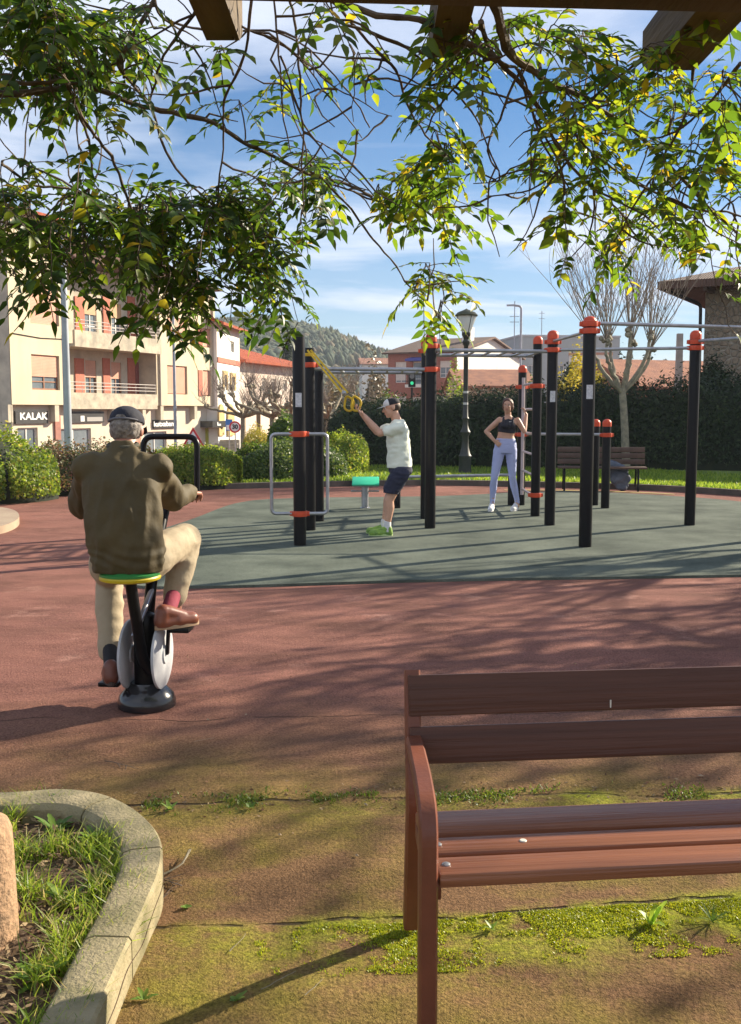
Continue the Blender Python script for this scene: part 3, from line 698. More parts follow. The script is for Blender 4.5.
bm = BM(); prism(bm, [hq(5.6,5,7.4), hq(6.5,5,7.4), hq(6.5,5.9,7.4), hq(5.6,5.9,7.4)], [hq(5.6,5,9.7), hq(6.5,5,9.7), hq(6.5,5.9,9.7), hq(5.6,5.9,9.7)]); obj('chimney', bm, m_wh, hh, world=True, smooth=False)
# low tan house
c_ = P(455, 395, 74); m_tan = M('tan_render', (.45,.34,.22), (.38,.28,.18), 1, .85)
house('low_house', 'low tan house with weathered tile roof and small dark window left of the ladder', (c_.x+.5, 74), R(4), 5.4, 8, -2, 3.25, 1.25, m_tan, m_tilep, front=[(1.0,1.6,1.4,2.3,0),(3.0,4.0,1.2,2.5,0)], axis='x', over=.35, fm=m_frame)
# grey block and the apartment block beyond
c_ = P(519, 380, 135)
house('grey_block', 'large pale grey flat roofed industrial block far behind the hedge', (c_.x, 135), R(8), 14, 20, -3, 11.3, 0, M('grey_sheet_metal', (.33,.36,.36), (.28,.31,.31), .4, .6), M('grey_roof_edge', (.4,.42,.42), None), front=[(1.2,2.4,6,7.5,0),(5,6.2,6,7.5,0),(9,10.2,6,7.5,0)])
c_ = P(569, 370, 112)
house('balcony_flats', 'white flats with stacked balconies right of the grey block', (c_.x, 112), R(-12), 4.6, 9, -3, 7.6, 0, m_wh, M('terracotta_edge', (.40,.2,.13), None), front=[(.5,1.6,1.2,2.6,.3),(2.4,3.8,1.2,2.6,.3),(.5,1.6,3.4,4.8,.3),(2.4,3.8,3.4,4.8,.3),(.5,1.6,5.6,7,.3),(2.4,3.8,5.6,7,.3)])
# orange roofed house, right
c_ = P(640, 388, 62)
house('cottage', 'cottage showing only its terracotta roof above the hedge behind the bare tree', (c_.x, 62), R(20), 8, 9, -2, 3.0, 1.7, M('orange_render', (.42,.20,.12), (.35,.16,.1), 1, .85), m_tilep, front=[(1,1.8,1,2,0)], axis='x', over=.6)
# stone building
def stone_mat():
    m = M('rubble_stone', (.30,.24,.17), (.18,.14,.10), 7, .9); t = m.node_tree; b = t.nodes['Principled BSDF']
    tcn = t.nodes.new('ShaderNodeTexCoord'); v = t.nodes.new('ShaderNodeTexVoronoi'); v.feature = 'DISTANCE_TO_EDGE'; v.inputs['Scale'].default_value = 5; t.links.new(tcn.outputs['Object'], v.inputs[0])
    r = t.nodes.new('ShaderNodeMapRange'); r.inputs[2].default_value = .12; t.links.new(v.outputs[0], r.inputs[0])
    bp = t.nodes.new('ShaderNodeBump'); bp.inputs['Distance'].default_value = .05; t.links.new(r.outputs[0], bp.inputs['Height']); t.links.new(bp.outputs[0], b.inputs['Normal'])
    src = b.inputs['Base Color'].links[0].from_socket; mx = t.nodes.new('ShaderNodeMixRGB'); mx.inputs[1].default_value = (.38,.34,.27,1); t.links.new(r.outputs[0], mx.inputs[0]); t.links.new(src, mx.inputs[2]); t.links.new(mx.outputs[0], b.inputs['Base Color'])
    return m
c_ = P(702, 400, 30.5)
hh, hq = house('stone_building', 'rubble stone building with wide brown tiled eaves at the right edge', (c_.x, 30.5), R(-30), 10, 9, -.5, 5.1, 1.8, stone_mat(), m_tileb, front=[(5.5,6.5,2,3.4,0)], axis='hip', over=1.15, thick=.22)
bm = BM(); pp = [hq(-1.0,-1.0,5.12), hq(-.1,-.15,4.7), hq(-.05,-.12,0)]; tube(bm, rpath(pp, .15), .05, 8); obj('drainpipe', bm, m_black, hh, world=True)
bm = BM()
for k in range(14): a_ = k*.85-.7; prism(bm, [hq(a_,-1.1,5.0), hq(a_+.12,-1.1,5.0), hq(a_+.12,-.01,5.0), hq(a_,-.01,5.0)], [hq(a_,-1.1,5.095), hq(a_+.12,-1.1,5.095), hq(a_+.12,-.01,5.095), hq(a_,-.01,5.095)])
obj('eaves_rafters', bm, m_wood_dark, hh, world=True, smooth=False)
# far small houses below the hill
for i, (px, py, Yh, Lh, wm, lb_) in enumerate(((362,364,230,8,m_wh,'tiny white far house, leftmost of the three below the wooded hill'),(383,365,240,9,m_tan,'tiny tan far house, middle one below the wooded hill'),(424,366,200,10,m_wh,'tiny white far house against the hill left of the brick house'))):
    c_ = P(px, py+12, Yh); house('far_house', lb_, (c_.x, Yh), R(5-8*i), Lh, 8, c_.z-8, P(px, py, Yh).z, 1.4, wm, m_tilep, front=[(1.5,2.6,P(px, py, Yh).z-2.2,P(px, py, Yh).z-.8,0),(5,6.2,P(px, py, Yh).z-2.2,P(px, py, Yh).z-.8,0)], axis='x', group='far houses below the hill')
# steps near the sign
bm = BM(); p0 = P(214, 446, 56)
for i in range(7): box(bm, p0.x-.2, p0.x+1.1, 56+i*.32, 58.6, -1.5+i*.19, -1.5+(i+1)*.19)
tag(obj('stone_steps', bm, M('step_stone', (.42,.37,.28), (.3,.27,.2), 3, .9), smooth=False), 'short flight of pale stone steps behind the round speed sign', 'steps')

# ------------------------------------------------------------------ haze between here and the hills
if HAZE:
    bm = BM(); box(bm, -880, 880, -25, 700, -9, 95)
    mh = bpy.data.materials.new('haze_air'); mh.use_nodes = True; tt = mh.node_tree; tt.nodes.clear(); oo = tt.nodes.new('ShaderNodeOutputMaterial'); pv = tt.nodes.new('ShaderNodeVolumePrincipled')
    pv.inputs['Color'].default_value = (.80, .88, 1.0, 1); pv.inputs['Density'].default_value = .0004; pv.inputs['Anisotropy'].default_value = .0
    tt.links.new(pv.outputs[0], oo.inputs['Volume'])
    tag(obj('haze', bm, mh, smooth=False), kind='stuff', label='thin bluish haze in the air towards the hills')
# ------------------------------------------------------------------ vegetation
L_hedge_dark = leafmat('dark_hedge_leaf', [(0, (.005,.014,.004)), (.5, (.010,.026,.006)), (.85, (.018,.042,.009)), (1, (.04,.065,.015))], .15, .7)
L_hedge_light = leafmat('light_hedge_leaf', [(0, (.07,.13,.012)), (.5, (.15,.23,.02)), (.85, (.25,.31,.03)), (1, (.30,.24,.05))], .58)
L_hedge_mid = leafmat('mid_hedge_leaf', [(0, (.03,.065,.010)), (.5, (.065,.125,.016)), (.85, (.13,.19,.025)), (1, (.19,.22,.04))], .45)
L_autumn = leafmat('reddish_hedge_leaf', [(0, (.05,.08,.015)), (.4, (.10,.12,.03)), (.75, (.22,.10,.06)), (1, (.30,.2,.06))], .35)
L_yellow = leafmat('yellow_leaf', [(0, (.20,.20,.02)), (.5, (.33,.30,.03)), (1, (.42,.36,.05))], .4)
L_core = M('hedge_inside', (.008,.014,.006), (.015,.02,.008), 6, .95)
def bush(name, label, cat, pts, wid, h, n, size, lm, group=None, z0=0, bulge=.18, stem=True, cat_core=True, nsc=1.2, seed=0, taper=.15, topn=.12, aspect=.55, jit=.45):
    """hedge or bush: an uneven mass along pts (x, y); h number or function of t; leaves through an outer shell, twiggy core inside"""
    rnd = np.random.RandomState(seed+11); pts = [Vector((p[0], p[1], 0)) for p in pts]
    if len(pts) > 2: pts = catmull(pts, 4)
    ln = [0]
    for a, b in zip(pts, pts[1:]): ln.append(ln[-1]+(b-a).length)
    tot = ln[-1]
    root = thing(name, label, cat, (pts[0].x, pts[0].y, z0), 0, group)
    hf_ = h if callable(h) else (lambda t: h)
    def at(s):
        for i in range(len(ln)-1):
            if s <= ln[i+1]+1e-6:
                d = (pts[i+1]-pts[i]); k = (s-ln[i])/max(1e-6, (ln[i+1]-ln[i])); return pts[i]+d*k, d.normalized()
        return pts[-1], d.normalized()
    def shell(s, a, k=1.0):
        """a in 0..pi over the section from front foot to back foot"""
        c, d = at(min(max(s, 0), tot)); n_ = Vector((d.y, -d.x, 0)); H = hf_(s/max(tot, 1e-6))
        # superellipse section
        ca, sa = cos(a), sin(a); e = .55
        x_ = (abs(ca)**e)*(1 if ca > 0 else -1); z_ = abs(sa)**e
        w_ = wid/2*(1-taper*z_)
        ends = min(1, min(s, tot-s)/(wid*.5)+.25) if bulge < .3 else min(1, sqrt(max(0, min(s, tot-s))/(min(wid, tot)*.5))+.02)
        b_ = 1+bulge*nz((c.x, c.y, z_*1.5+x_), nsc, seed)*1.6
        rf = (.35+.65*sqrt(ends)) if bulge >= .3 else (.75+.25*ends)
        p = c+n_*(x_*w_*b_*k*ends)+Vector((0,0,z0+z_*H*(k)*(1+topn*nz((c.x, c.y, x_), nsc*1.3, seed+9)*1.8)*rf))
        return p, (n_*x_+Vector((0,0,z_*.8))).normalized()
    cs = []; ns = []
    for i in range(n):
        s = rnd.uniform(0, tot); a = rnd.uniform(.02, pi-.02)
        if rnd.rand() < .35: a = rnd.uniform(.02, .9)
        p, nn = shell(s, a, rnd.uniform(.86, 1.06) if rnd.rand() < .8 else rnd.uniform(.95, 1.15)); cs.append(p[:]); ns.append(nn[:])
    for s in (0, tot):      # ends
        c, d = at(s); d = d*(-1 if s == 0 else 1)
        for i in range(int(n*wid/tot*.35) if bulge < .3 else 0):
            p, _ = shell(s, rnd.uniform(.02, pi-.02), 1); q = c+Vector((0,0,z0)); q = q.lerp(p, rnd.uniform(.2, 1)); q.z = z0+rnd.uniform(0, 1)*(p.z-z0) if rnd.rand() < .5 else q.z
            cs.append((q+d*rnd.uniform(-.05, .12))[:]); ns.append(d[:])
    v, f = leaf_quads(cs, ns, size, aspect, jit, rnd)
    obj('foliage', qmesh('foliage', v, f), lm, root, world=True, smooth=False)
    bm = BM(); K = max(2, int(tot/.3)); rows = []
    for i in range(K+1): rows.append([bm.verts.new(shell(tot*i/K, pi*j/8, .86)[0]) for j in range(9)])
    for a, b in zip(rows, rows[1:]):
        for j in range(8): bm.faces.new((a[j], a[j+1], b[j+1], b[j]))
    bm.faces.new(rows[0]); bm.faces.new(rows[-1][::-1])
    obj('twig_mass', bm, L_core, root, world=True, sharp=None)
    return root
def gx(px, Y): return ((px-370.5)/F*Y)
# tall dark hedge along the lawn
def hh_(t): return 2.0+.15*t+(.25*nz((t*9, 1, 1)))
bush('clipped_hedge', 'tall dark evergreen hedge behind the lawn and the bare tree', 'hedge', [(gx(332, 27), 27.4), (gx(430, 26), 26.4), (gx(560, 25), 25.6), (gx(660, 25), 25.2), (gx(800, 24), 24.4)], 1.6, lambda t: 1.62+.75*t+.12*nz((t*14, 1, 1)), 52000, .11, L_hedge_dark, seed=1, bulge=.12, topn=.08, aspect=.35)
bush('cypress', 'dark cypress shrub rising above the hedge beside the stone building', 'tree', [(gx(700, 27.5), 28), (gx(735, 27.5), 28)], 1.7, 2.8, 9000, .12, L_hedge_dark, seed=2, taper=.6, aspect=.35)
# low front hedges
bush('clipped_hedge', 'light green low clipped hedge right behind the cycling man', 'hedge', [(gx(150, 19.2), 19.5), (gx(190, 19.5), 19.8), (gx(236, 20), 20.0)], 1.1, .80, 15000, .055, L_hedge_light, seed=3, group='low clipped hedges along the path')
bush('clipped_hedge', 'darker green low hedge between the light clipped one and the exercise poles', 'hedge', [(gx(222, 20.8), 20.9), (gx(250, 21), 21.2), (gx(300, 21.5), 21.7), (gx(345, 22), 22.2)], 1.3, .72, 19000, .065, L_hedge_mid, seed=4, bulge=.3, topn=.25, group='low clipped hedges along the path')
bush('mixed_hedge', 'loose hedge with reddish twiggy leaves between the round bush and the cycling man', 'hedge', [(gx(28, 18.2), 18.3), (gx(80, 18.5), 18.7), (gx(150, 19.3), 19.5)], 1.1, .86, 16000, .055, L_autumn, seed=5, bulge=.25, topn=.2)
bush('round_bush', 'bright green rounded bush at the far left behind the path', 'shrub', [(gx(-110, 16.5), 16.6), (gx(-30, 16.5), 16.8), (gx(52, 17.2), 17.5)], 1.5, lambda t: 1.42-.55*t+.1*nz((t*9, 1, 1)), 15000, .065, L_hedge_light, seed=6, bulge=.34, topn=.35)
bush('arching_shrub', 'yellow green fine leaved shrub behind the low hedge by the speed sign', 'shrub', [(gx(243, 27), 27), (gx(272, 27), 27.1)], .9, 1.5, 4500, .09, L_yellow, seed=7, bulge=.35, aspect=.2, z0=-.35)
bush('dark_shrub', 'dark green leafy shrub behind the left exercise pole', 'shrub', [(gx(268, 25), 25), (gx(300, 25), 25.2)], 1.0, 1.35, 5000, .09, L_hedge_mid, seed=8, bulge=.4)
bush('bright_shrub', 'bright green feathery bush right of the left exercise poles', 'shrub', [(gx(322, 24), 23.6), (gx(368, 24), 23.8)], 1.2, .95, 9000, .08, L_hedge_light, seed=9, bulge=.4, topn=.3, aspect=.3)
bush('yellow_tree', 'yellow autumn tree crown behind the hedge left of the bare tree', 'tree', [(gx(546, 34), 34), (gx(612, 34), 34.3)], 1.9, 3.5, 18000, .12, L_yellow, seed=10, bulge=.35, topn=.3, z0=-1.2)
bush('bright_shrub', 'light green bush behind the hedge beside the street lamp', 'shrub', [(gx(437, 31), 31), (gx(468, 31), 31.1)], 1.2, 2.9, 6000, .11, L_hedge_light, seed=12, bulge=.4, topn=.35, z0=-.9)
bush('bright_shrub', 'olive green bush in front of the low tan house', 'shrub', [(gx(512, 32), 32), (gx(545, 32), 32.3)], 1.3, 2.6, 6000, .11, L_hedge_mid, seed=13, bulge=.4, topn=.3, z0=-.9)
bush('bright_shrub', 'green bush behind the hedge above the standing man', 'shrub', [(gx(368, 32), 32), (gx(410, 32), 32.4)], 1.3, 2.45, 7000, .11, L_hedge_mid, seed=14, bulge=.4, topn=.35, z0=-.9)
bush('far_trees', 'band of low brownish trees in the valley behind the exercise straps', 'tree', [(gx(300, 60), 60), (gx(395, 60), 62)], 4, 4.2, 7000, .28, leafmat('brown_leaf', [(0, (.06,.06,.025)), (.5, (.14,.10,.05)), (1, (.2,.16,.07))], .2), seed=15, bulge=.5, topn=.5, z0=-2)
bush('far_conifer', 'small dark conifer beside the white flats', 'tree', [(gx(561, 60), 60), (gx(578, 60), 60.3)], 1.6, 5.0, 3500, .22, L_hedge_dark, seed=16, taper=.8, z0=-1)
bush('far_tree', 'dark green tree at the far end between the roofs, right of the bare tree', 'tree', [(gx(596, 95), 95), (gx(660, 95), 96)], 5, 6.6, 6000, .35, L_hedge_dark, seed=17, bulge=.4, topn=.5, z0=-2)
bush('conifer', 'tall dark conifer on the slope above the orange roof', 'tree', [(gx(283, 110), 110), (gx(293, 110), 110.5)], 2.6, 12, 3500, .5, L_hedge_dark, seed=18, taper=.75, z0=-3, bulge=.5)
# ---- bare trees
def branch(bm, p, d, ln, r0, r1, n=6, wob=.12, up=0, sides=6, rnd=random):
    pts = [Vector(p)]; rs = [r0]; d = Vector(d).normalized()
    for i in range(n):
        d = (d+Vector((rnd.gauss(0, wob), rnd.gauss(0, wob), rnd.gauss(0, wob)+up))).normalized()
        pts.append(pts[-1]+d*ln/n); rs.append(r0+(r1-r0)*(i+1)/n)
    tube(bm, pts, rs, sides, caps=False); return pts, d
def shadow_tree(loc, seed, label, Ht=3.0, leafy=0, sp=1.5):
    rnd = random.Random(seed); root = thing('plane_tree', label, 'tree', loc, 0, None)
    bm = BM(); pts, d = branch(bm, (0,0,-.1), (0,0,1), Ht, .17, .12, 6, .03, 0, 12, rnd); obj('trunk', bm, m_bark_pale, root)
    bm = BM(); tips = []
    for i in range(9):
        a = i*2.4+rnd.random(); p0 = pts[-1-(i % 3)]
        q, dd = branch(bm, p0, (cos(a), sin(a), .7), sp*rnd.uniform(.7, 1.2), .075, .045, 6, .18, .03, 6, rnd)
        for j in range(6):
            b = rnd.uniform(0, 6.28); q2, d2 = branch(bm, q[-1-(j % 3)], (cos(b)*.7, sin(b)*.7, 1), rnd.uniform(.9, 1.9), .03, .012, 6, .14, .05, 5, rnd); tips.append(q2)
            for k in range(4):
                b = rnd.uniform(0, 6.28); q3, _ = branch(bm, q2[rnd.randint(2, 6)], (cos(b), sin(b), .6), rnd.uniform(.3, .8), .011, .004, 4, .15, .03, 4, rnd); tips.append(q3)
    obj('crown', bm, m_bark_pale, root)
    if leafy:
        cs = []
        for q in tips:
            for k in range(leafy): p = rnd.choice(q); cs.append((p.x+rnd.gauss(0, .15), p.y+rnd.gauss(0, .15), p.z+rnd.gauss(0, .15)))
        v, f = leaf_quads(cs, [(0,0,1)]*len(cs), .10, .8, 1.0, np.random.RandomState(seed)); obj('foliage', qmesh('foliage', v, f), L_autumn, root, smooth=False)
    return root
def pollard(root, Hf, limbs, shoots, seed, bark, r=.13, shoot_len=2.6, knob=.13, spread=.35, lean=0, sub=5):
    rnd = random.Random(seed)
    bm = BM(); pts, d = branch(bm, (0,0,-.1), (lean,0,1), Hf, r, r*.8, 6, .025, 0, 12, rnd); obj('trunk', bm, bark, root); top = pts[-1]
    bm = BM(); sh = BM()
    for (dx, dy, dz) in limbs:
        e = top+Vector((dx, dy, dz)); mid1 = top+Vector((dx*.55, dy*.55, dz*.28)); mid2 = top+Vector((dx*.9, dy*.9, dz*.65))
        pp = catmull([top-Vector((0,0,.12)), mid1, mid2, e], 5); k = len(pp); pp = [p+Vector((rnd.gauss(0, .015),)*3) for p in pp]
        tube(bm, pp, [r*.55+(r*.30-r*.55)*i/(k-1) for i in range(k)], 8)
        for j in range(5): bmesh.ops.create_icosphere(bm, subdivisions=1, radius=knob*rnd.uniform(.35, .7), matrix=Matrix.Translation(e+Vector((rnd.gauss(0, knob*.4), rnd.gauss(0, knob*.4), rnd.gauss(0, knob*.3)))))
        for j in range(shoots):
            a = rnd.uniform(0, 6.28); s_ = spread*rnd.uniform(.1, 1.3)
            q, dd = branch(sh, e, (cos(a)*s_+dx*.22, sin(a)*s_+dy*.22, 1), shoot_len*rnd.uniform(.65, 1.1), .011, .004, 7, .05, .0, 4, rnd)
            for m_ in range(sub):
                b = rnd.uniform(0, 6.28); branch(sh, q[rnd.randint(2, 6)], (cos(b)*.55, sin(b)*.55, .9), rnd.uniform(.35, .9), .006, .003, 4, .09, 0, 3, rnd)
    obj('limb', bm, bark, root); obj('crown', sh, M('twig_grey', (.30,.25,.20), (.18,.14,.11), 5, .9), root)
bt = P(626, 476, 24.2); bt.z = 0.08
t_ = thing('bare_tree', 'leafless pollarded tree with pale trunk and fan of thin shoots behind the park bench', 'tree', bt)
pollard(t_, 2.1, [(-.75,.1,1.25),(-.5,-.4,1.1),(-.2,.5,1.2),(.1,-.2,1.3),(.3,.35,1.1),(.6,-.1,1.2),(.75,.3,.95)], 15, 5, M('pollard_bark', (.31,.28,.20), (.16,.145,.11), 8, .9, .5, 40), r=.105, shoot_len=2.7, spread=.5, sub=4)
for i, (px, Yp, zt, lb_) in enumerate(((243, 41, 1.6, 'leftmost knobbly pollarded plane tree in front of the white houses'), (272, 38, 1.5, 'second knobbly pollarded plane tree from the left in front of the row house'), (292, 36, 1.4, 'knobbly pollarded plane tree just left of the front exercise pole'), (325, 36, 1.2, 'knobbly pollarded plane tree seen right of the three left exercise poles'))):
    t_ = thing('pollarded_tree', lb_, 'tree', (gx(px, Yp), Yp, -1.5), 0, 'pollarded trees by the road')
    pollard(t_, 3.0, [(cos(a)*(1.5-.5*(j % 2)), sin(a)*1.2, .35+.35*(j % 3)) for j, a in enumerate([j*.57+i for j in range(11)])], 9, 20+i, m_bark_pale, r=.12, shoot_len=.5, knob=.13, spread=1.3, sub=3)
# trees out of frame to the right, their bare crowns streak the paving with shade
shadow_tree((8.2, 13.2, 0), 31, 'tall bare plane tree beyond the right edge by the court', 3.2, 0, 1.3)
shadow_tree((7.4, 9.3, 0), 37, 'plane tree with some leaves beyond the right edge, nearer the bench', 2.8, 6, 1.6)
shadow_tree((9.6, 11.6, 0), 41, 'leafier plane tree beyond the right edge between the two others', 2.8, 5, 1.5)
# ---- grass
def grass(name, label, pts, h, wdt, mat, cat='grass', nseg=2, seed=0, lean=.35):
    rnd = np.random.RandomState(seed); n = len(pts); p = np.array(pts, float); a = rnd.uniform(0, 2*pi, n); hh2 = h*rnd.uniform(.4, 1.2, n)
    d = np.stack([np.cos(a), np.sin(a), np.zeros(n)], 1); b = rnd.uniform(0, 2*pi, n); l_ = np.stack([np.cos(b), np.sin(b), np.zeros(n)], 1)*(lean*hh2*rnd.uniform(.2, 1.6, n))[:, None]
    w_ = wdt*rnd.uniform(.6, 1.3, n)[:, None]; up = np.array([0,0,1.0])[None]*hh2[:, None]
    v = np.stack([p-d*w_*.5, p+d*w_*.5, p+d*w_*.4+up*.55+l_*.35, p-d*w_*.4+up*.55+l_*.35, p+up*.95+l_+d*w_*.06, p+up*.95+l_-d*w_*.06], 1).reshape(-1, 3)
    k = np.arange(n)*6; f = np.concatenate([np.stack([k, k+1, k+2, k+3], 1), np.stack([k+3, k+2, k+4, k+5], 1)])
    return tag(obj(name, qmesh(name, v, f), mat, smooth=False), label, cat, kind='stuff')
m_grass = leafmat('lawn_blade', [(0, (.07,.14,.012)), (.5, (.15,.24,.02)), (1, (.26,.32,.04))], .45)
rr = random.Random(9); gp = []
while len(gp) < 42000:
    k = rr.randint(8, len(kp)-9); a, b = kp[k], kp[k+1]; t = rr.random(); q = a.lerp(b, t); dist = rr.random()**1.3*5.5
    x, y = q.x+q.x*.02*dist, q.y+.14+dist
    if y > 26: continue
    gp.append((x, y, .09))
grass('lawn_grass', 'mown bright green grass behind the kerb', gp, .075, .022, m_grass, seed=3)
# ---- planter with kerb in the near left corner
kc = [(-330,832),(-120,805),(0,798.5),(62,795),(104,805),(134,830),(139,862),(121,905),(97,952),(62,1022),(20,1110),(-40,1250)]
kcw = catmull([G(x, y, .13) for x, y in kc], 10)
plan = thing('planter', 'curved planter edge of weathered concrete kerb blocks in the near left corner', 'planter', (kcw[40].x, kcw[40].y, 0))
near_i = lambda x, y: min(range(len(kcw)), key=lambda i: (kcw[i]-G(x, y, .13)).length)
cuts = [0, near_i(-60, 800), near_i(97, 803), near_i(137, 850), near_i(98, 935), near_i(40, 1070), len(kcw)-1]
def nrm2(i):
    a = kcw[max(0, i-1)]; b = kcw[min(len(kcw)-1, i+1)]; d = (b-a); return Vector((d.y, -d.x, 0)).normalized()   # to the left of travel is outside
for c0, c1 in zip(cuts, cuts[1:]):
    bm = BM(); rings = []
    for i in range(c0, min(c1, len(kcw)-1)+1):
        p = kcw[i].copy(); t = (kcw[min(i+1, len(kcw)-1)]-kcw[max(i-1, 0)]).normalized()
        if i == c0: p += t*.004
        if i == c1: p -= t*.004
        n_ = -nrm2(i); W = .072
        n_ = -n_ if False else n_
        prof = [(-W, -.05), (-W, .118), (-W+.008, .128), (W-.045, .13), (W-.020, .121), (W-.004, .100), (W+.001, .06), (W+.004, -.05)]
        hz_ = .004*nz((p.x, p.y, 1), 3)
        rings.append([bm.verts.new((p.x-n_.x*u, p.y-n_.y*u, z+hz_+.0015*nz((p.x*9+u*30, p.y*9, z*20)))) for u, z in prof])
    for a, b in zip(rings, rings[1:]):
        for j in range(8): bm.faces.new((a[j], a[(j+1) % 8], b[(j+1) % 8], b[j]))
    bm.faces.new(rings[0]); bm.faces.new(rings[-1][::-1])
    obj('kerb_block', bm, m_concrete, plan, world=True, sharp=30)
m_soil = M('planter_soil', (.12,.075,.045), (.06,.04,.022), 12, .95, .9, 50)
inner = [kcw[i]+nrm2(i)*.075*(-1) for i in range(0, len(kcw))]
INN = [(-1, 0)]
cen = G(-260, 1000, .05)
bm = BM(); cv = bm.verts.new((cen.x, cen.y, .07)); rows = []
for i in range(len(inner)):
    row = [cv]
    for k in range(1, 13):
        t = k/12; q = cen.lerp(inner[i], t); row.append(bm.verts.new((q.x, q.y, .055+.025*nz((q.x, q.y, 0), 5)+.02*(1-t))))
    rows.append(row)
for a, b in zip(rows, rows[1:]):
    for k in range(12):
        q = [a[k], a[k+1], b[k+1], b[k]]; q = q[1:] if k == 0 else q
        bm.faces.new(q)
tag(obj('planter_soil', bm, m_soil, sharp=None), kind='structure', label='bare soil inside the planter')
gp = []; lit = []; rr = random.Random(5)
def inside():
    i = rr.randint(10, len(inner)-12); t = rr.random()**.6; q = cen.lerp(inner[i], t*.97); return q
while len(gp) < 7500:
    q = inside(); d_ = nz((q.x, q.y, 2), 4.5)+.6*nz((q.x, q.y, 7), 11)
    if d_ < .08: continue
    gp.append((q.x, q.y, .055))
m_pgrass = leafmat('planter_blade', [(0, (.06,.12,.01)), (.45, (.16,.25,.02)), (.8, (.26,.33,.04)), (1, (.38,.30,.12))], .5)
grass('planter_grass', 'tufts of long bright grass growing inside the planter', gp, .085, .0055, m_pgrass, seed=8, lean=.8)
# broad leaved weeds and dry litter inside
def weed(bm, c, n, ln, wd, rnd, rise=.5, droop=.5):
    for i in range(n):
        a = i*2.4+rnd.random(); L_ = ln*rnd.uniform(.5, 1.1); d = Vector((cos(a), sin(a), 0)); s_ = Vector((-d.y, d.x, 0)); r_ = rise*rnd.uniform(.5, 1.5)
        prev = None; K = 6
        for k in range(K+1):
            t = k/K; p = Vector(c)+d*L_*t*.9+Vector((0,0,L_*(r_*t-droop*t*t*.8)+.004)); w_ = wd*(sin(pi*min(1, .12+t*.88))**.7)*(1+.35*(k % 2))*(0.05 if k == K else 1)
            cur = [bm.verts.new(p+s_*w_), bm.verts.new(p-Vector((0,0,w_*.25))), bm.verts.new(p-s_*w_)]
            if prev: bm.faces.new((prev[0], prev[1], cur[1], cur[0])); bm.faces.new((prev[1], prev[2], cur[2], cur[1]))
            prev = cur
m_weed = leafmat('weed_leaf', [(0, (.06,.13,.02)), (.5, (.12,.22,.03)), (1, (.20,.30,.05))], .4)
m_litter = leafmat('dry_litter', [(0, (.10,.06,.03)), (.5, (.20,.13,.07)), (.85, (.32,.24,.13)), (1, (.22,.10,.05))], .2, .8)
rnd = random.Random(12)
for i, (px, py, lb_) in enumerate(((72,815,'broad leaved weed by the back of the planter kerb'),(55,832,'pale weed rosette among the grass in the planter'),(92,842,'small dark weed beside the planter kerb bend'),(66,905,'weed with narrow leaves halfway down the planter'),(40,985,'weed tuft at the bottom of the planter'))):
    c_ = G(px, py, .06); bm = BM(); weed(bm, (0,0,0), 11, .085, .010, rnd, .8, .5)
    r_ = obj('weed_plant', bm, m_weed, sharp=None); r_.location = c_; tag(r_, lb_, 'weed', 'weeds in the planter')
cs = []
for i in range(3600):
    q = inside(); cs.append((q.x, q.y, .065+rr.random()*.02))
v, f = leaf_quads(cs, [(0,0,1)]*len(cs), .035, .35, .35, np.random.RandomState(4))
tag(obj('leaf_litter', qmesh('leaf_litter', v, f), m_litter, smooth=False), 'dry brown leaf litter and bark strewn over the planter soil', 'leaf litter', kind='stuff')
# stone post in the planter
pb = P(4, 950, 2.86); bm = BM(); 
bx_ = -1.135; 
lathe(bm, [(.10,0),(.105,.02),(.10,.26),(.097,.35),(.088,.375),(.06,.39),(0,.395)], n=28)
for v_ in bm.verts: v_.co += v_.co.normalized()*.002*nz(v_.co, 25)
r_ = obj('stone_post', bm, M('pink_granite', (.42,.26,.15), (.24,.155,.09), 45, .9, 1.0, 70), sharp=50); r_.location = (-1.10, 2.68, .03)
tag(r_, 'short pinkish stone post with rounded top inside the planter at the left edge', 'post')
# ---- twigs, weeds and leaves on the paving
def twig(px, py, ang, ln, label, r=.004, n=3, seed=0, mat=None):
    rnd = random.Random(seed); c_ = G(px, py, 0); c_.z = hgt(c_.x, c_.y)+.008; bm = BM()
    d = Vector((cos(ang), sin(ang), 0)); q, _ = branch(bm, -d*ln/2, d, ln, r, r*.4, 8, .12, 0, 5, rnd)
    for i in range(n): a = ang+rnd.choice((-.6,.6)); branch(bm, q[rnd.randint(2, 6)], (cos(a), sin(a), .12), ln*.35, r*.6, r*.25, 4, .1, 0, 4, rnd)
    for v_ in bm.verts: v_.co.z = abs(v_.co.z)*.35+.001
    o_ = obj('fallen_twig', bm, mat or m_bark, sharp=None); o_.location = c_; return tag(o_, label, 'twig', 'twigs lying on the paving')
twig(122, 766, -.5, .20, 'forked dark twig lying alone between the exercise bike and the planter', .004, 3, 1)
twig(172, 870, 1.0, .24, 'thickest pale dry stick leaning at the outer side of the planter kerb', .007, 2, 2, m_bark_pale)
twig(160, 882, .5, .18, 'dry brown twig under the pale stick at the planter kerb', .004, 4, 3)
twig(163, 893, 1.6, .20, 'thin curved twig lowest at the planter kerb', .003, 4, 4)
twig(171, 880, 2.3, .14, 'short twig sticking out to the right of the planter kerb pile', .004, 2, 5)
twig(278, 985, .8, .12, 'thin pale straw lying left of the leg shadow', .0018, 0, 6, m_bark_pale)
twig(315, 992, 1.0, .09, 'short pale straw lying right of the leg shadow', .0018, 0, 7, m_bark_pale)
twig(238, 945, 1.2, .10, 'pale straw lying above the long bench leg shadow', .0018, 0, 8, m_bark_pale)
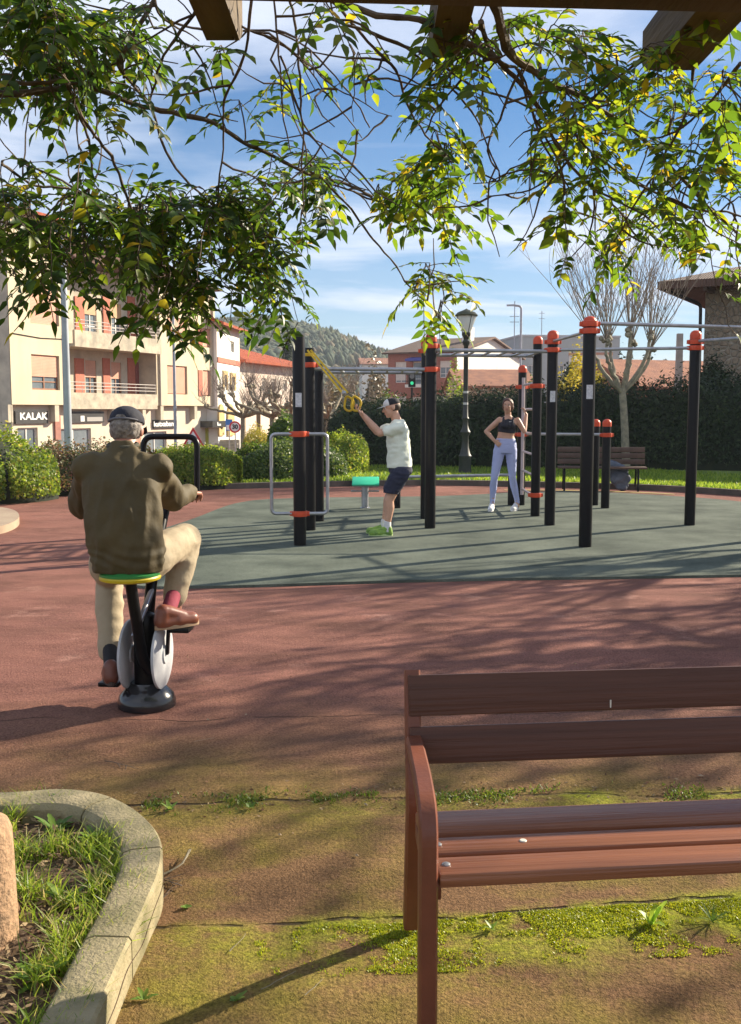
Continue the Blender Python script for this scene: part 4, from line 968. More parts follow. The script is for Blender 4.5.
twig(205, 743, .4, .10, 'small straw lying right of the exercise bike base', .002, 0, 9, m_bark_pale)
def sprout(px, py, n, ln, wd, label, rise=1.0, cat='weed', name='weed_sprout', seed=1, mat=None, droop=.4):
    c_ = G(px, py, 0); c_.z = hgt(c_.x, c_.y); bm = BM(); weed(bm, (0,0,0), n, ln, wd, random.Random(seed), rise, droop)
    o_ = obj(name, bm, mat or m_weed, sharp=None); o_.location = c_; return tag(o_, label, cat, 'weeds in the paving joints')
m_bweed = leafmat('bright_sprout', [(0, (.18,.32,.03)), (1, (.30,.42,.05))], .5)
sprout(651, 928, 6, .055, .010, 'bright green sprout in the mossy joint under the bench', 1.6, mat=m_bweed, droop=.9)
sprout(712, 925, 14, .055, .0025, 'spiky narrow leaved weed in the joint near the right edge', .9, seed=3)
sprout(236, 1003, 8, .035, .006, 'small pale green seedling beside the leg shadow near the planter', .7, seed=4)
sprout(170, 812, 8, .04, .007, 'weed in the joint beside the planter kerb', .8, seed=5)
sprout(250, 812, 7, .035, .006, 'weed in the paving joint right of the planter', .8, seed=6)
sprout(492, 928, 6, .035, .004, 'thin weed in the mossy joint right of the front bench leg', 1.2, seed=7)
sprout(144, 1003, 7, .04, .005, 'small light green weed at the foot of the planter kerb', .8, seed=8)
sprout(186, 905, 5, .03, .008, 'round leaved seedling near the twigs of the planter kerb', .6, seed=9)
# moss cushions along the joint
mc = []; rr = random.Random(21)
while len(mc) < 30000:
    x = rr.uniform(-.35, 1.5); y = 2.93+.10*x-rr.random()**1.4*.30-.02
    u_ = (2.93+.10*x-y)/.32
    if nz((x, y, 3), 4)+.8*nz((x, y, 9), 21) < -.15+.9*u_+1.2*max(0, .1-x)+rr.uniform(-.55, .55): continue
    mc.append((x, y, hgt(x, y)+.001))
grass('moss', 'bright yellow green moss along the paving joint under the bench', mc, .006, .004, leafmat('moss_tip', [(0, (.12,.17,.008)), (.4, (.22,.28,.010)), (.8, (.34,.38,.015)), (1, (.42,.40,.04))], .35), cat='moss', seed=5, lean=.9)
mc = []
while len(mc) < 2600:
    x = rr.uniform(-.9, 2.2); y = 3.86+.06*x+rr.gauss(0, .05)
    if nz((x, y, 3), 5) < .12+rr.uniform(-.1, .1): continue
    mc.append((x, y, hgt(x, y)+.001))
grass('moss', 'darker moss along the second paving joint behind the bench', mc, .012, .006, leafmat('dark_moss_tip', [(0, (.04,.08,.01)), (.6, (.10,.16,.012)), (1, (.18,.24,.03))], .3), cat='moss', seed=6, lean=.9)
# debris grains along the second joint
cs = []
for i in range(420):
    x = rr.uniform(-1.3, 2.2); y = 3.9+.06*x+rr.gauss(0, .09); cs.append((x, y, hgt(x, y)+.004))
v, f = leaf_quads(cs, [(0,0,1)]*len(cs), .018, .5, .5, np.random.RandomState(14))
tag(obj('leaf_litter', qmesh('leaf_litter', v, f), m_litter, smooth=False), 'small dry leaf bits gathered along the paving joint behind the bench', 'leaf litter', kind='stuff')
cs = []
for i in range(900):
    x = rr.uniform(-3, 3.5); y = rr.uniform(2.3, 8)
    if nz((x, y, 4), 1.1)+rr.uniform(-.5, .5) < .05: continue
    cs.append((x, y, hgt(x, y)+.003))
v, f = leaf_quads(cs, [(0,0,1)]*len(cs), .011, .6, .5, np.random.RandomState(15))
tag(obj('paving_litter', qmesh('paving_litter', v, f), m_litter, smooth=False), 'tiny dry leaf crumbs and grit scattered over the paving', 'leaf litter', kind='stuff')
for i, (px, py, lb_) in enumerate(((453,798,'pale curled dead leaf on the paving left behind the bench seat'),(366,806,'small tan dead leaf in the joint left of the bench'),(357,858,'small dead leaf on the paving left of the bench arm'),(280,838,'dead leaf fragment right of the planter'),(701,775,'pale dead leaf behind the bench at the right'),(208,719,'small white chip on the paving right of the bike base'),(246,716,'tan leaf bit further right of the bike base'))):
    c_ = G(px, py); c_.z = hgt(c_.x, c_.y)+.006; v, f = leaf_quads([(0,0,0)], [(0,0,1)], .026, .6, .1, np.random.RandomState(i)); 
    bm = BM(); vs = [bm.verts.new(q) for q in v]; m0 = bm.verts.new((0,0,.006)); [bm.faces.new((vs[k], vs[(k+1) % 4], m0)) for k in range(4)]
    o_ = obj('fallen_leaf', bm, M('dead_leaf', (.42,.33,.22), (.3,.2,.12), 20, .8), smooth=False); o_.location = c_; tag(o_, lb_, 'leaf', 'fallen leaves on the paving')
# ------------------------------------------------------------------ pergola overhead with climbing vines
pg = thing('pergola', 'dark timber pergola beam with cut rafter ends overhead', 'pergola', (.8, 2.4, 0))
bm = BM(); ux_ = Vector((1, .06, 0)).normalized(); obox(bm, (1.35, 2.37, 2.523), ux_, Vector((-.06,1,0)), (0,0,1), 6.4, .13, .132, .006); obj('beam', bm, m_wood_dark, pg, world=True)
bm = BM(); obox(bm, (1.35, .1, 2.512), (1,0,0), (0,1,0), (0,0,1), 6.4, .13, .15, .006); obj('beam', bm, m_wood_dark, pg, world=True)
m_rafter = M('rafter_wood', (.13,.085,.035), (.055,.035,.018), 5, .8, .5, 30, stretch=(1,.12,1))
for x in (-1.12, -.417, .222, .925, 1.6, 2.4, 3.1, -1.8):
    bm = BM(); hw = .047; y1_ = 3.02 if x < 0 else (3.16 if x < .5 else 3.27)
    pr = [(-.5, 2.590), (y1_-.07, 2.590), (y1_, 2.635), (y1_, 2.73), (-.5, 2.73)]
    if x == .925: hw = .072
    a = [bm.verts.new((x-hw, y, z)) for y, z in pr]; b = [bm.verts.new((x+hw, y, z)) for y, z in pr]
    bm.faces.new(a[::-1]); bm.faces.new(b)
    for k in range(5): bm.faces.new((a[k], a[(k+1) % 5], b[(k+1) % 5], b[k]))
    obj('rafter', bm, m_rafter, pg, world=True, sharp=30)
for x in (-1.75, 4.4):
    for y in (.1, 2.44 if x > 0 else 2.2):
        if x < 0 and y > 1: continue
        bm = BM(); box(bm, x-.07, x+.07, y-.07, y+.07, 0, 2.433, bev=.006); obj('post', bm, m_wood_dark, pg, world=True)
m_vleaf = leafmat('vine_leaf', [(0, (.025,.065,.006)), (.4, (.06,.125,.008)), (.72, (.13,.20,.010)), (.93, (.24,.27,.012)), (1, (.45,.33,.015))], .62, .42)
m_vdark = leafmat('vine_leaf_deep', [(0, (.016,.045,.006)), (.45, (.035,.085,.008)), (.8, (.08,.145,.010)), (.96, (.17,.22,.012)), (1, (.42,.30,.015))], .55, .42)
def compound(vs, fs, p, d, ln, rnd, lw=1.0, bmst=None):
    """pinnate leaf: rachis with paired leaflets, drooping"""
    d = Vector(d).normalized(); side = d.cross(Vector((0,0,1)));  side = side.normalized() if side.length > .1 else Vector((1,0,0))
    k = rnd.randint(3, 5); pts = []; q = Vector(p); dd = d.copy()
    for i in range(k+2):
        pts.append(q.copy()); dd = (dd+Vector((0,0,-.09))+Vector((rnd.gauss(0, .05), rnd.gauss(0, .05), 0))).normalized(); q = q+dd*ln/(k+1)
    if bmst is not None: tube(bmst, pts, [.0016]*len(pts), 3, caps=False)
    def leaflet(b, a, L_, nr):
        a = a.normalized(); s_ = a.cross(nr).normalized(); w_ = L_*.21*lw; cv_ = nr*L_*.06; i0 = len(vs)
        vs.extend([b[:], (b+a*L_*.3+s_*w_+cv_)[:], (b+a*L_*.62+s_*w_*.85+cv_)[:], (b+a*L_-nr*L_*.12)[:], (b+a*L_*.62-s_*w_*.85+cv_)[:], (b+a*L_*.3-s_*w_+cv_)[:], (b+a*L_*.45-nr*L_*.0)[:]])
        fs.extend([(i0, i0+6, i0+1), (i0+1, i0+6, i0+2), (i0+2, i0+6, i0+3), (i0+3, i0+6, i0+4), (i0+4, i0+6, i0+5), (i0+5, i0+6, i0)])
    for i in range(1, k+1):
        ax = (pts[i+1]-pts[i]).normalized(); nr = side.cross(ax).normalized(); nr = nr if nr.z > 0 else -nr
        sd = ax.cross(nr).normalized()
        for s_ in (-1, 1):
            if rnd.random() < .07: continue
            dr = (ax*.65+sd*s_*.9+Vector((rnd.gauss(0, .15), rnd.gauss(0, .15), -.08+rnd.gauss(0, .2)))).normalized()
            leaflet(pts[i], dr, ln*.315*rnd.uniform(.65, 1.25), (nr+Vector((rnd.gauss(0, .35), rnd.gauss(0, .35), 0))).normalized())
    leaflet(pts[-1], dd, ln*.3, Vector((rnd.gauss(0, .3), rnd.gauss(0, .3), 1)).normalized())
def vine(name, label, stems, clusters, loc, seed, extra=0, lm=None, dens=.95):
    """stems: (list of (px,py), Y0, Y1, r0, r1); clusters: (px,py,rx,ry,n,Y)"""
    rnd = random.Random(seed); root = thing(name, label, 'climbing plant', loc, 0, 'climbing vines on the pergola')
    bm = BM(); nodes = []
    for pts, Y0, Y1, r0, r1 in stems:
        k = len(pts); w3 = [P(x, y, Y0+(Y1-Y0)*i/(k-1)) for i, (x, y) in enumerate(pts)]
        w3 = catmull(w3, 6); w3 = [p+Vector([.018*nz(p, 6, 11+q*7) for q in range(3)])+Vector([.005*nz(p, 31, 5+q*7) for q in range(3)]) for p in w3]; m_ = len(w3)
        tube(bm, w3, [(r0+(r1-r0)*i/(m_-1))*.72*rnd.uniform(.85, 1.2) for i in range(m_)], 7, caps=True); nodes += w3
        for i in range(extra):    # short bare side twigs
            p = w3[rnd.randint(1, m_-2)]; a = rnd.uniform(0, 6.28); branch(bm, p, (cos(a), .4*sin(a), rnd.uniform(-.8, .4)), rnd.uniform(.1, .35), .004, .0015, 5, .25, -.02, 4, rnd)
    vs = []; fs = []; tw = BM()
    for (px, py, rx, ry, n_, Y) in clusters:
        for t in range(max(1, round(n_*dens/5))):
            a = rnd.uniform(0, 6.28); q = sqrt(rnd.random()); e = P(px+cos(a)*rx*q, py+sin(a)*ry*q, Y+rnd.uniform(-.35, .45))
            s_ = min(nodes, key=lambda v_: (v_-e).length*rnd.uniform(.85, 1.25))
            if (e-s_).length > 1.0: s_ = e+(s_-e).normalized()*1.0
            md = s_.lerp(e, .5)+Vector((0, 0, .06+.1*(e-s_).length)); tp = catmull([s_, md, e], 5)
            tp = [p+Vector([.02*nz(p, 12, 3+q*9) for q in range(3)]) for p in tp]
            tube(tw, tp, [.003-.0018*i/(len(tp)-1) for i in range(len(tp))], 4, caps=False)
            for j in range(5):
                i_ = min(len(tp)-1, int(len(tp)*(.45+.6*j/5))); p = tp[i_]; ax = (tp[min(i_+1, len(tp)-1)]-tp[max(i_-1, 0)]).normalized()
                b = rnd.uniform(0, 6.28); dr = ax*.5+Vector((cos(b), sin(b)*.8, rnd.uniform(-.5, .35)))
                compound(vs, fs, p, dr, rnd.uniform(.11, .19), rnd, rnd.uniform(.8, 1.2), tw)
    obj('stem', bm, m_vine, root, world=True)
    obj('twig', tw, m_vine, root, world=True)
    obj('foliage', (vs, fs), lm or m_vleaf, root, world=True, sharp=None)
    return root
vine('climbing_vine', 'dense leafy vine hanging over the upper left above the apartment block',
 [([(-60,60),(0,92),(45,88),(90,88),(150,108),(215,122),(262,150),(310,175),(345,187),(372,196)],2.9,3.7,.016,.006),
  ([(-40,74),(0,80),(60,80),(110,70)],3.0,3.1,.012,.007),
  ([(20,-30),(32,30),(62,75),(92,130),(115,165),(140,230),(165,275),(190,300)],2.85,3.5,.009,.005),
  ([(60,75),(85,125),(90,170),(78,235)],3.0,3.3,.008,.003),
  ([(160,-20),(130,45),(120,70),(150,110),(170,160),(215,205),(260,240)],3.0,3.6,.009,.004),
  ([(205,-10),(175,40),(160,70),(148,108)],2.9,3.2,.008,.004),
  ([(258,-20),(245,50),(225,100),(222,150),(215,215)],2.9,3.3,.007,.003),
  ([(0,165),(30,185),(75,190),(110,215),(180,210),(230,225)],3.2,3.8,.006,.004),
  ([(150,-10),(165,20),(200,30),(240,30),(300,40),(352,95),(372,130)],3.0,3.4,.006,.003),
  ([(-30,210),(30,225),(60,200),(90,190)],3.2,3.4,.006,.003)],
 [(25,25,45,35,40,2.95),(70,45,50,35,40,3.0),(55,90,50,25,22,3.1),(100,60,45,40,20,3.05),(110,30,30,25,10,3.0),(5,100,20,30,10,3.0),(130,80,30,25,13,3.2),(205,55,18,28,5,3.2),(235,95,16,24,4,3.3),(90,130,40,30,10,3.2),
  (20,240,38,34,46,3.1),(60,270,40,28,42,3.15),(25,190,35,20,14,3.2),(100,230,45,30,36,3.2),(150,265,45,36,52,3.25),(190,300,32,30,34,3.3),(160,200,45,30,26,3.3),(205,240,38,35,40,3.4),(250,225,42,40,44,3.5),(285,195,34,24,20,3.6),(255,280,38,30,36,3.5),(295,300,24,24,18,3.6),(318,215,24,26,14,3.6),(210,330,14,8,5,3.4),(140,320,12,8,4,3.3),(300,170,25,15,8,3.6)],
 P(100, 10, 2.9), 101, 3, m_vdark, 1.15)
vine('climbing_vine', 'thin middle vine with long bare hanging stems and a tuft above the street lamp',
 [([(285,-20),(292,20),(300,90),(303,150),(300,225)],2.95,3.2,.006,.003),
  ([(275,-20),(278,60),(285,120),(292,150)],2.95,3.1,.005,.002),
  ([(262,35),(300,65),(340,110),(365,140)],3.0,3.3,.004,.002),
  ([(240,25),(290,55),(330,85),(355,100),(390,117)],3.0,3.3,.0045,.002),
  ([(320,-10),(350,45),(352,100),(353,120)],3.0,3.2,.003,.0015),
  ([(280,60),(310,130),(340,155)],3.0,3.2,.004,.002),
  ([(320,-15),(370,40),(395,70),(410,110),(440,150),(455,163)],2.9,3.3,.007,.003),
  ([(308,170),(340,190),(370,198),(398,205)],3.5,3.7,.005,.003),
  ([(310,165),(345,205),(370,235),(400,275),(430,305),(440,318)],3.5,3.9,.006,.003),
  ([(330,20),(400,40),(430,70),(470,110),(500,170),(490,180)],2.9,3.3,.006,.003)],
 [(428,120,16,26,8,3.3),(420,165,34,28,26,3.3),(425,205,30,24,28,3.3),(450,225,16,14,8,3.35),(400,190,20,14,6,3.4),(375,50,24,24,5,3.1),(325,8,14,12,3,3.0),(430,288,26,16,15,3.9),(432,308,22,10,9,3.95),(370,205,12,10,2,3.6),(292,80,6,10,2,3.1),(275,100,10,10,3,3.2)],
 P(330, 5, 2.9), 102, 3)
vine('climbing_vine', 'twisted vine with yellowing leaves spreading over the upper right',
 [([(490,-15),(500,30),(520,60),(545,80),(575,95),(620,120),(680,180),(735,230)],2.8,3.5,.022,.006),
  ([(480,20),(500,60),(540,110),(560,150),(600,200),(640,235)],2.9,3.5,.011,.004),
  ([(300,-10),(370,12),(430,22),(500,60)],2.85,2.95,.010,.014),
  ([(370,30),(420,50),(470,85),(560,120),(610,135)],2.95,3.3,.007,.004),
  ([(720,-10),(700,40),(690,100),(660,160),(620,230),(600,260)],2.95,3.6,.008,.003),
  ([(460,20),(500,60),(520,75),(540,140),(570,190)],2.9,3.3,.008,.003),
  ([(522,68),(500,110),(490,150),(500,170)],3.0,3.2,.007,.003),
  ([(566,120),(600,160),(650,190),(700,210),(741,215),(790,230)],3.1,3.5,.006,.004),
  ([(488,195),(530,192),(560,170),(580,150)],3.3,3.2,.003,.005),
  ([(640,60),(600,90),(575,120),(560,180)],3.0,3.3,.006,.003),
  ([(741,60),(720,90),(690,120),(650,140)],3.0,3.3,.008,.004),
  ([(500,55),(470,70),(440,100),(425,130)],2.9,3.2,.006,.003),
  ([(518,70),(530,110),(560,170),(565,215)],3.0,3.3,.007,.003)],
 [(500,40,40,25,9,3.0),(460,30,35,20,10,3.0),(540,40,35,25,15,3.0),(480,90,30,20,6,3.1),(590,40,50,22,14,3.0),(600,95,45,30,28,3.1),(585,135,35,22,18,3.2),(655,85,45,35,26,3.1),(700,120,36,35,24,3.2),(725,170,22,38,24,3.3),(670,165,30,20,10,3.2),(565,200,16,24,11,3.4),(572,235,18,16,7,3.45),(600,210,26,22,12,3.4),(650,210,36,20,20,3.4),(640,240,26,14,12,3.5),(695,225,28,18,14,3.4),(720,20,25,15,6,2.95),(734,270,9,20,4,3.3),(722,318,9,12,3,3.3),(545,165,22,15,7,3.2),(625,262,14,10,3,3.5),(610,180,40,25,9,3.3)],
 P(520, 5, 2.8), 103, 4)
# ------------------------------------------------------------------ exercise frames
CF = {}
def foot(px, py): return G(px, py, .024)
def ztop(px, py, Y): return P(px, py, Y).z
RP = .07
PO = {}
def pole_part(parent, p, h, r=RP, capd=True, clamps=(), sticker=None):
    bm = BM(); lathe(bm, [(r, 0), (r, h-.02), (r*.96, h)], (p.x, p.y, .024), n=24); po = obj('pole', bm, m_black, parent, world=True)
    if capd:
        bm = BM(); lathe(bm, [(r*1.04, h-.05), (r*1.06, h-.0), (r*1.0, h+.025), (r*.75, h+.05), (r*.35, h+.064), (0, h+.066)], (p.x, p.y, .024), n=24); obj('pole_cap', bm, m_orange, po, world=True)
    for z in clamps:
        bm = BM(); lathe(bm, [(r+.004, z-.032), (r+.016, z-.03), (r+.019, z), (r+.016, z+.03), (r+.004, z+.032)], (p.x, p.y, .0), n=24)
        for a in (0, pi): box(bm, p.x+cos(a)*(r+.02)-.022, p.x+cos(a)*(r+.02)+.022, p.y-.018, p.y+.018, z-.026, z+.026, bev=.006)
        obj('clamp', bm, m_orange, po, world=True)
    if sticker:
        z0, z1 = sticker; bm = BM(); k = 7; rr_ = r+.0015
        ang = -pi/2+.0
        vs = [[bm.verts.new((p.x+rr_*cos(ang-.5+1.0*i/(k-1)), p.y+rr_*sin(ang-.5+1.0*i/(k-1)), z)) for i in range(k)] for z in (z0, z1)]
        for i in range(k-1): bm.faces.new((vs[0][i], vs[0][i+1], vs[1][i+1], vs[1][i]))
        st = obj('notice_sticker', bm, M('sticker_white', (.62,.63,.64), (.42,.44,.47), 40, .5), po, world=True)
    return po
def bar(parent, pts, r=.021, name='bar', mat=None, n=12, rad=0):
    bm = BM(); pts = [Vector(p) for p in pts]
    tube(bm, rpath(pts, rad, 6) if rad else pts, r, n); return obj(name, bm, mat or m_steel, parent, world=True)
def at2(p, z): return Vector((p.x, p.y, z))
A_ = foot(300, 545); B_ = foot(310.5, 530); C_ = foot(319.5, 521)
D1_ = foot(430, 528); D2_ = foot(425, 518.5)
E1 = foot(520.5, 505); E2 = foot(535, 516); E3 = foot(549.5, 525); E4 = foot(585, 546.5); E5 = foot(594, 505); E6 = foot(605, 508); F_ = foot(689.5, 525)
Gp = Vector((4.72, 11.75, .024))
fr = thing('pull_up_rig', 'big black and orange outdoor calisthenics frame with grey bars and ladders on the green court', 'exercise frame', (D1_.x, D1_.y, .024))
zt = lambda px, py, p: P(px, py, p.y).z
zA, zB, zC = zt(300, 337, A_), zt(310, 350, B_), zt(318, 366, C_)
zD1, zD2 = zt(430, 335, D1_), zt(425, 340, D2_)
zl = 2.07; zm_ = zt(490, 352, E3); zs = zt(560, 350, E3)
zAu, zAl = zt(300, 434, A_), zt(300, 513.5, A_)
pole_part(fr, A_, zA, .071, False, (zAu, zAl), (zt(300, 407, A_), zt(300, 393, A_)))
pole_part(fr, B_, zB, .066, False, (zt(310, 365, B_),))
pole_part(fr, C_, zC, .062, False, ())
pole_part(fr, D1_, zD1-.06, .07, True, (zt(430, 346, D1_), zt(430, 369.5, D1_)))
pole_part(fr, D2_, zD2-.06, .066, True, (zt(425, 351, D2_),))
pole_part(fr, E1, zt(520, 367, E1)-.06, .066, True, (zt(520, 387, E1), zt(520, 434.5, E1)))
pole_part(fr, E2, zt(535, 338, E2)-.06, .066, True, (zt(535, 386, E2), zt(535, 495, E2)))
z3a, z3b = zt(550, 342, E3), zt(550, 350, E3)
pole_part(fr, E3, zt(550, 331, E3)-.08, .07, True, (z3a, z3b), (zt(548, 402, E3), zt(548, 391, E3)))
z4a, z4b = zt(590, 324, E4), zt(590, 331, E4)
pole_part(fr, E4, zt(590, 317, E4)-.08, .072, True, (z4a, z4b), (zt(588, 399, E4), zt(588, 385, E4)))
zFa, zFb = zt(694, 342, F_), zt(694, 348, F_)
pole_part(fr, F_, zt(695, 331, F_)-.08, .07, True, (zFa, zFb))
pole_part(fr, Gp, 2.5, .07, True, (2.40, 2.47))
# square of pull up bars
bar(fr, [at2(E4, z4a+.01), at2(Gp, z4a+.0)], .021); bar(fr, [at2(E3, z3b), at2(F_, zFb)], .021)
bar(fr, [at2(E3, z3a+.01), at2(E4, z4b)], .019); bar(fr, [at2(F_, zFa+.01), at2(Gp, 2.41)], .021)
# overhead ladders
def ladder(parent, a0, a1, b0, b1, z, nr, r=.024):
    la = bar(parent, [at2(a0, z), at2(a1, z)], r, 'ladder_rail'); bar(parent, [at2(b0, z), at2(b1, z)], r, 'ladder_rail')
    for i in range(nr):
        t = (i+.7)/(nr+.4); bar(parent, [at2(a0.lerp(a1, t), z), at2(b0.lerp(b1, t), z)], .016, 'rung', n=8)
ladder(fr, D1_, E3, D2_, E2, zt(490, 351.5, E3), 7)
bar(fr, [at2(D1_, zt(490, 351.5, E3)), at2(D2_, zt(490, 351.5, E3))], .02); 
ladder(fr, B_, D1_, C_, D2_, zt(430, 369.5, D1_), 7)
# vertical ladder between E1 and E2
u_ = (E2-E1).normalized(); a = E1+u_*.14; b = E2-u_*.12; m_pinkst = M('pinkish_steel', (.50,.42,.43), (.40,.35,.36), 6, .45, metal=.4)
bar(fr, [at2(a, zt(520, 494, E1)), at2(a, zt(520, 378, E1))], .026, 'ladder_rail', m_pinkst); bar(fr, [at2(b, zt(535, 495, E2)), at2(b, zt(535, 386, E2))], .022, 'ladder_rail', m_pinkst)
for z in (.30, .60, .90, 1.2, 1.56, 1.94): bar(fr, [at2(a, z), at2(b, z)], .019, 'rung', m_pinkst, 8)
for z in (1.17,): bar(fr, [at2(E1, z), at2(E6, z)], .022)
bar(fr, [at2(E1, zt(520, 387, E1)), at2(a, zt(520, 387, E1))], .02)
pole_part(fr, E5, zt(597, 421, E5)-.06, .066, True, ()); pole_part(fr, E6, zt(606, 421, E6)-.06, .066, True, (zt(606, 435, E6),))
# round cornered side loops on the front pole
for s in (-1, 1):
    c0 = Vector((A_.x+s*.07, A_.y, 0)); c1 = Vector((A_.x+s*.315, A_.y+.02*s, 0))
    bar(fr, [at2(c0, zAu), at2(c1, zAu), at2(c1, zAl), at2(c0, zAl)], .019, 'side_loop', rad=.06)
# step-over bar low
H1 = foot(397, 508); H2 = foot(511, 505); zb_ = zt(450, 477, H1)
sb = thing('step_bar', 'low horizontal steel bar on short black posts behind the standing man', 'exercise bar', (H1.x, H1.y, .024))
for p in (H1, H2): 
    bm = BM(); lathe(bm, [(.055, 0), (.055, zb_+.03), (.04, zb_+.05), (0, zb_+.055)], (p.x, p.y, .024), n=20); obj('post', bm, m_black, sb, world=True)
bar(sb, [at2(H1, zb_)+Vector((.0,0,0)), at2(H2, zb_)], .024)
bm = BM()
# step board (green)
S_ = foot(365, 508); sbd = thing('balance_seat', 'small exercise stool with bright green board on a grey post left of the standing man', 'exercise stool', (S_.x, S_.y, .024))
bm = BM(); lathe(bm, [(.08, 0), (.08, .01), (.055, .02), (.055, .36), (.07, .37)], (S_.x, S_.y, .024), n=20); obj('post', bm, m_steel, sbd, world=True)
bm = BM(); Mx = Matrix.Translation((S_.x+.01, S_.y, .445)) @ Matrix.Rotation(R(14), 4, 'X'); box(bm, -.21, .21, -.20, .20, -.012, .012, Mx, .008); obj('board', bm, M('bright_green_board', (.02,.50,.27), (.02,.42,.22), 6, .5), sbd, world=True)
bm = BM(); box(bm, -.20, .20, -.18, .18, -.035, -.0125, Mx, .004); obj('board_frame', bm, m_steel, sbd, world=True)
bar(sbd, [(S_.x-.22, S_.y, .29), (S_.x+.22, S_.y, .29)], .014, 'foot_bar')
# yellow strap trainer hung on the frame
m_yellow = M('yellow_webbing', (.62,.42,.01), (.52,.34,.01), 20, .6)
hs_ = thing('strap_trainer', 'yellow suspension straps with handles pulled taut from the left pole top to the man', 'straps', (B_.x, B_.y, 2.3))
top = P(309, 350, B_.y-.09); hd = P(350, 397, 12.2)
for i, dx in enumerate((-.034, .034)):
    bm = BM(); a = top+Vector((dx*.6, 0, 0)); b = hd+Vector((-.06+dx, 0, .05)); d = (b-a).normalized()
    obox(bm, (a+b)/2, d, Vector((0,1,0)).cross(d), (0,1,0), (b-a).length, .024, .004); obj('strap', bm, m_yellow, hs_, world=True)
bm = BM(); lathe(bm, [(.072, -.02), (.078, 0), (.072, .02)], (B_.x, B_.y, zB-.06), n=20); obj('strap_loop', bm, m_yellow, hs_, world=True)
for i, (px0, dy) in enumerate(((345, .06), (352, -.07))):
    q = [P(px0+1, 395, 12.2+dy), P(px0+10, 401, 12.2+dy), P(px0+6, 412, 12.2+dy), P(px0-1, 409, 12.2+dy)]
    bar(hs_, rpath(q, .05, 5, True), .014, 'handle', m_yellow, 8)
bm = BM(); ell(bm, P(344, 393, 12.2), (.03,.03,.03)); obj('buckle', bm, m_steel, hs_, world=True)
# ------------------------------------------------------------------ exercise bike
K = Vector((-1.18, 5.15, 0)); FW = Vector((.085, .996, 0)).normalized(); RT = Vector((FW.y, -FW.x, 0))
kb = thing('exercise_bike', 'black outdoor exercise bike with white discs and green and yellow seat', 'exercise bike', (K.x, K.y, .0), atan2(-FW.x, FW.y))
def kk(f, r, z): return K+FW*f+RT*r+Vector((0,0,z))
m_gloss = M('glossy_black', (.010,.010,.012), (.018,.018,.02), 8, .22, coat=.3)
bm = BM(); lathe(bm, [(.150, 0), (.152, .03), (.14, .065), (.105, .10), (.085, .118), (.083, .13)], K, n=36); obj('base_cover', bm, m_gloss, kb, world=True)
bm = BM(); lathe(bm, [(.062, .10), (.062, .36), (.066, .40), (.066, .45), (.055, .485), (.03, .50), (0, .505)], K+Vector((0,.0,0)), n=28)
obj('column', bm, m_black, kb, world=True)
sp_ = catmull([kk(-.06, .045, .20), kk(-.10, .015, .28), kk(-.16, .01, .46), kk(-.19, -.012, .705)], 6)
bar(kb, sp_, .029, 'seat_post', m_black, 14)
fp_ = rpath([kk(.05, .0, .40), kk(.10, .0, .60), kk(.34, .0, .95), kk(.48, .0, 1.09)], .1, 6); bar(kb, fp_, .030, 'front_post', m_black, 14)
bar(kb, [kk(-.16, -.01, .40), kk(.1, .01, .60)], .016, 'brace', m_steel)
HB = .49; hw_ = .155; hz0, hz1 = 1.085, 1.40
hl = rpath([kk(HB+.02, -hw_, hz0-.02), kk(HB+.04, -hw_, hz1), kk(HB+.04, hw_, hz1), kk(HB+.02, hw_, hz0-.02)], .06, 7); hb = bar(kb, hl, .017, 'handlebar', m_black, 14)
bar(kb, [kk(HB, -hw_, hz0), kk(HB, hw_, hz0)], .019, 'cross_bar', m_black)
for s in (-1, 1): bar(kb, [kk(HB-.03, s*hw_, hz0-.01), kk(HB-.12, s*hw_, hz0-.015)], .023, 'grip', m_black)
m_disc = M('white_disc', (.50,.51,.53), (.36,.38,.40), 5, .5)
for s in (-1, 1):
    bm = BM(); c_ = kk(0, s*.088, .275); mt = Matrix.Rotation(0, 3, 'Z'); q = RT.to_track_quat('Z', 'Y').to_matrix()
    lathe(bm, [(0, -.012), (.165, -.012), (.18, -.006), (.18, .006), (.165, .012), (.05, .014), (.045, .022), (0, .022)], c_, n=48, mat=q); obj('disc', bm, m_disc, kb, world=True)
    pz = .13 if s < 0 else .425
    bm = BM(); a = kk(0, s*.115, .275); b = kk(0, s*.125, pz); d = (b-a).normalized(); obox(bm, (a+b)/2, d, RT, FW, (b-a).length, .016, .03, .004); ck = obj('crank', bm, m_black, kb, world=True)
    bm = BM(); obox(bm, kk(.0, s*.19, pz-.012), RT, FW, (0,0,1), .11, .11, .024, .006); obj('pedal', bm, m_black, kb, world=True)
SEAT = kk(-.205, -.005, .722)
bm = BM(); lathe(bm, [(0, -.02), (.13, -.02), (.15, -.012), (.153, 0), (.148, .008)], SEAT, n=40); obj('seat', bm, M('yellow_seat', (.55,.42,.01), None, rough=.45), kb, world=True)
bm = BM(); lathe(bm, [(.150, .0085), (.151, .02), (.13, .032), (0, .036)], SEAT, n=40); obj('seat_pad', bm, M('green_seat', (.03,.22,.05), None, rough=.45), kb, world=True)
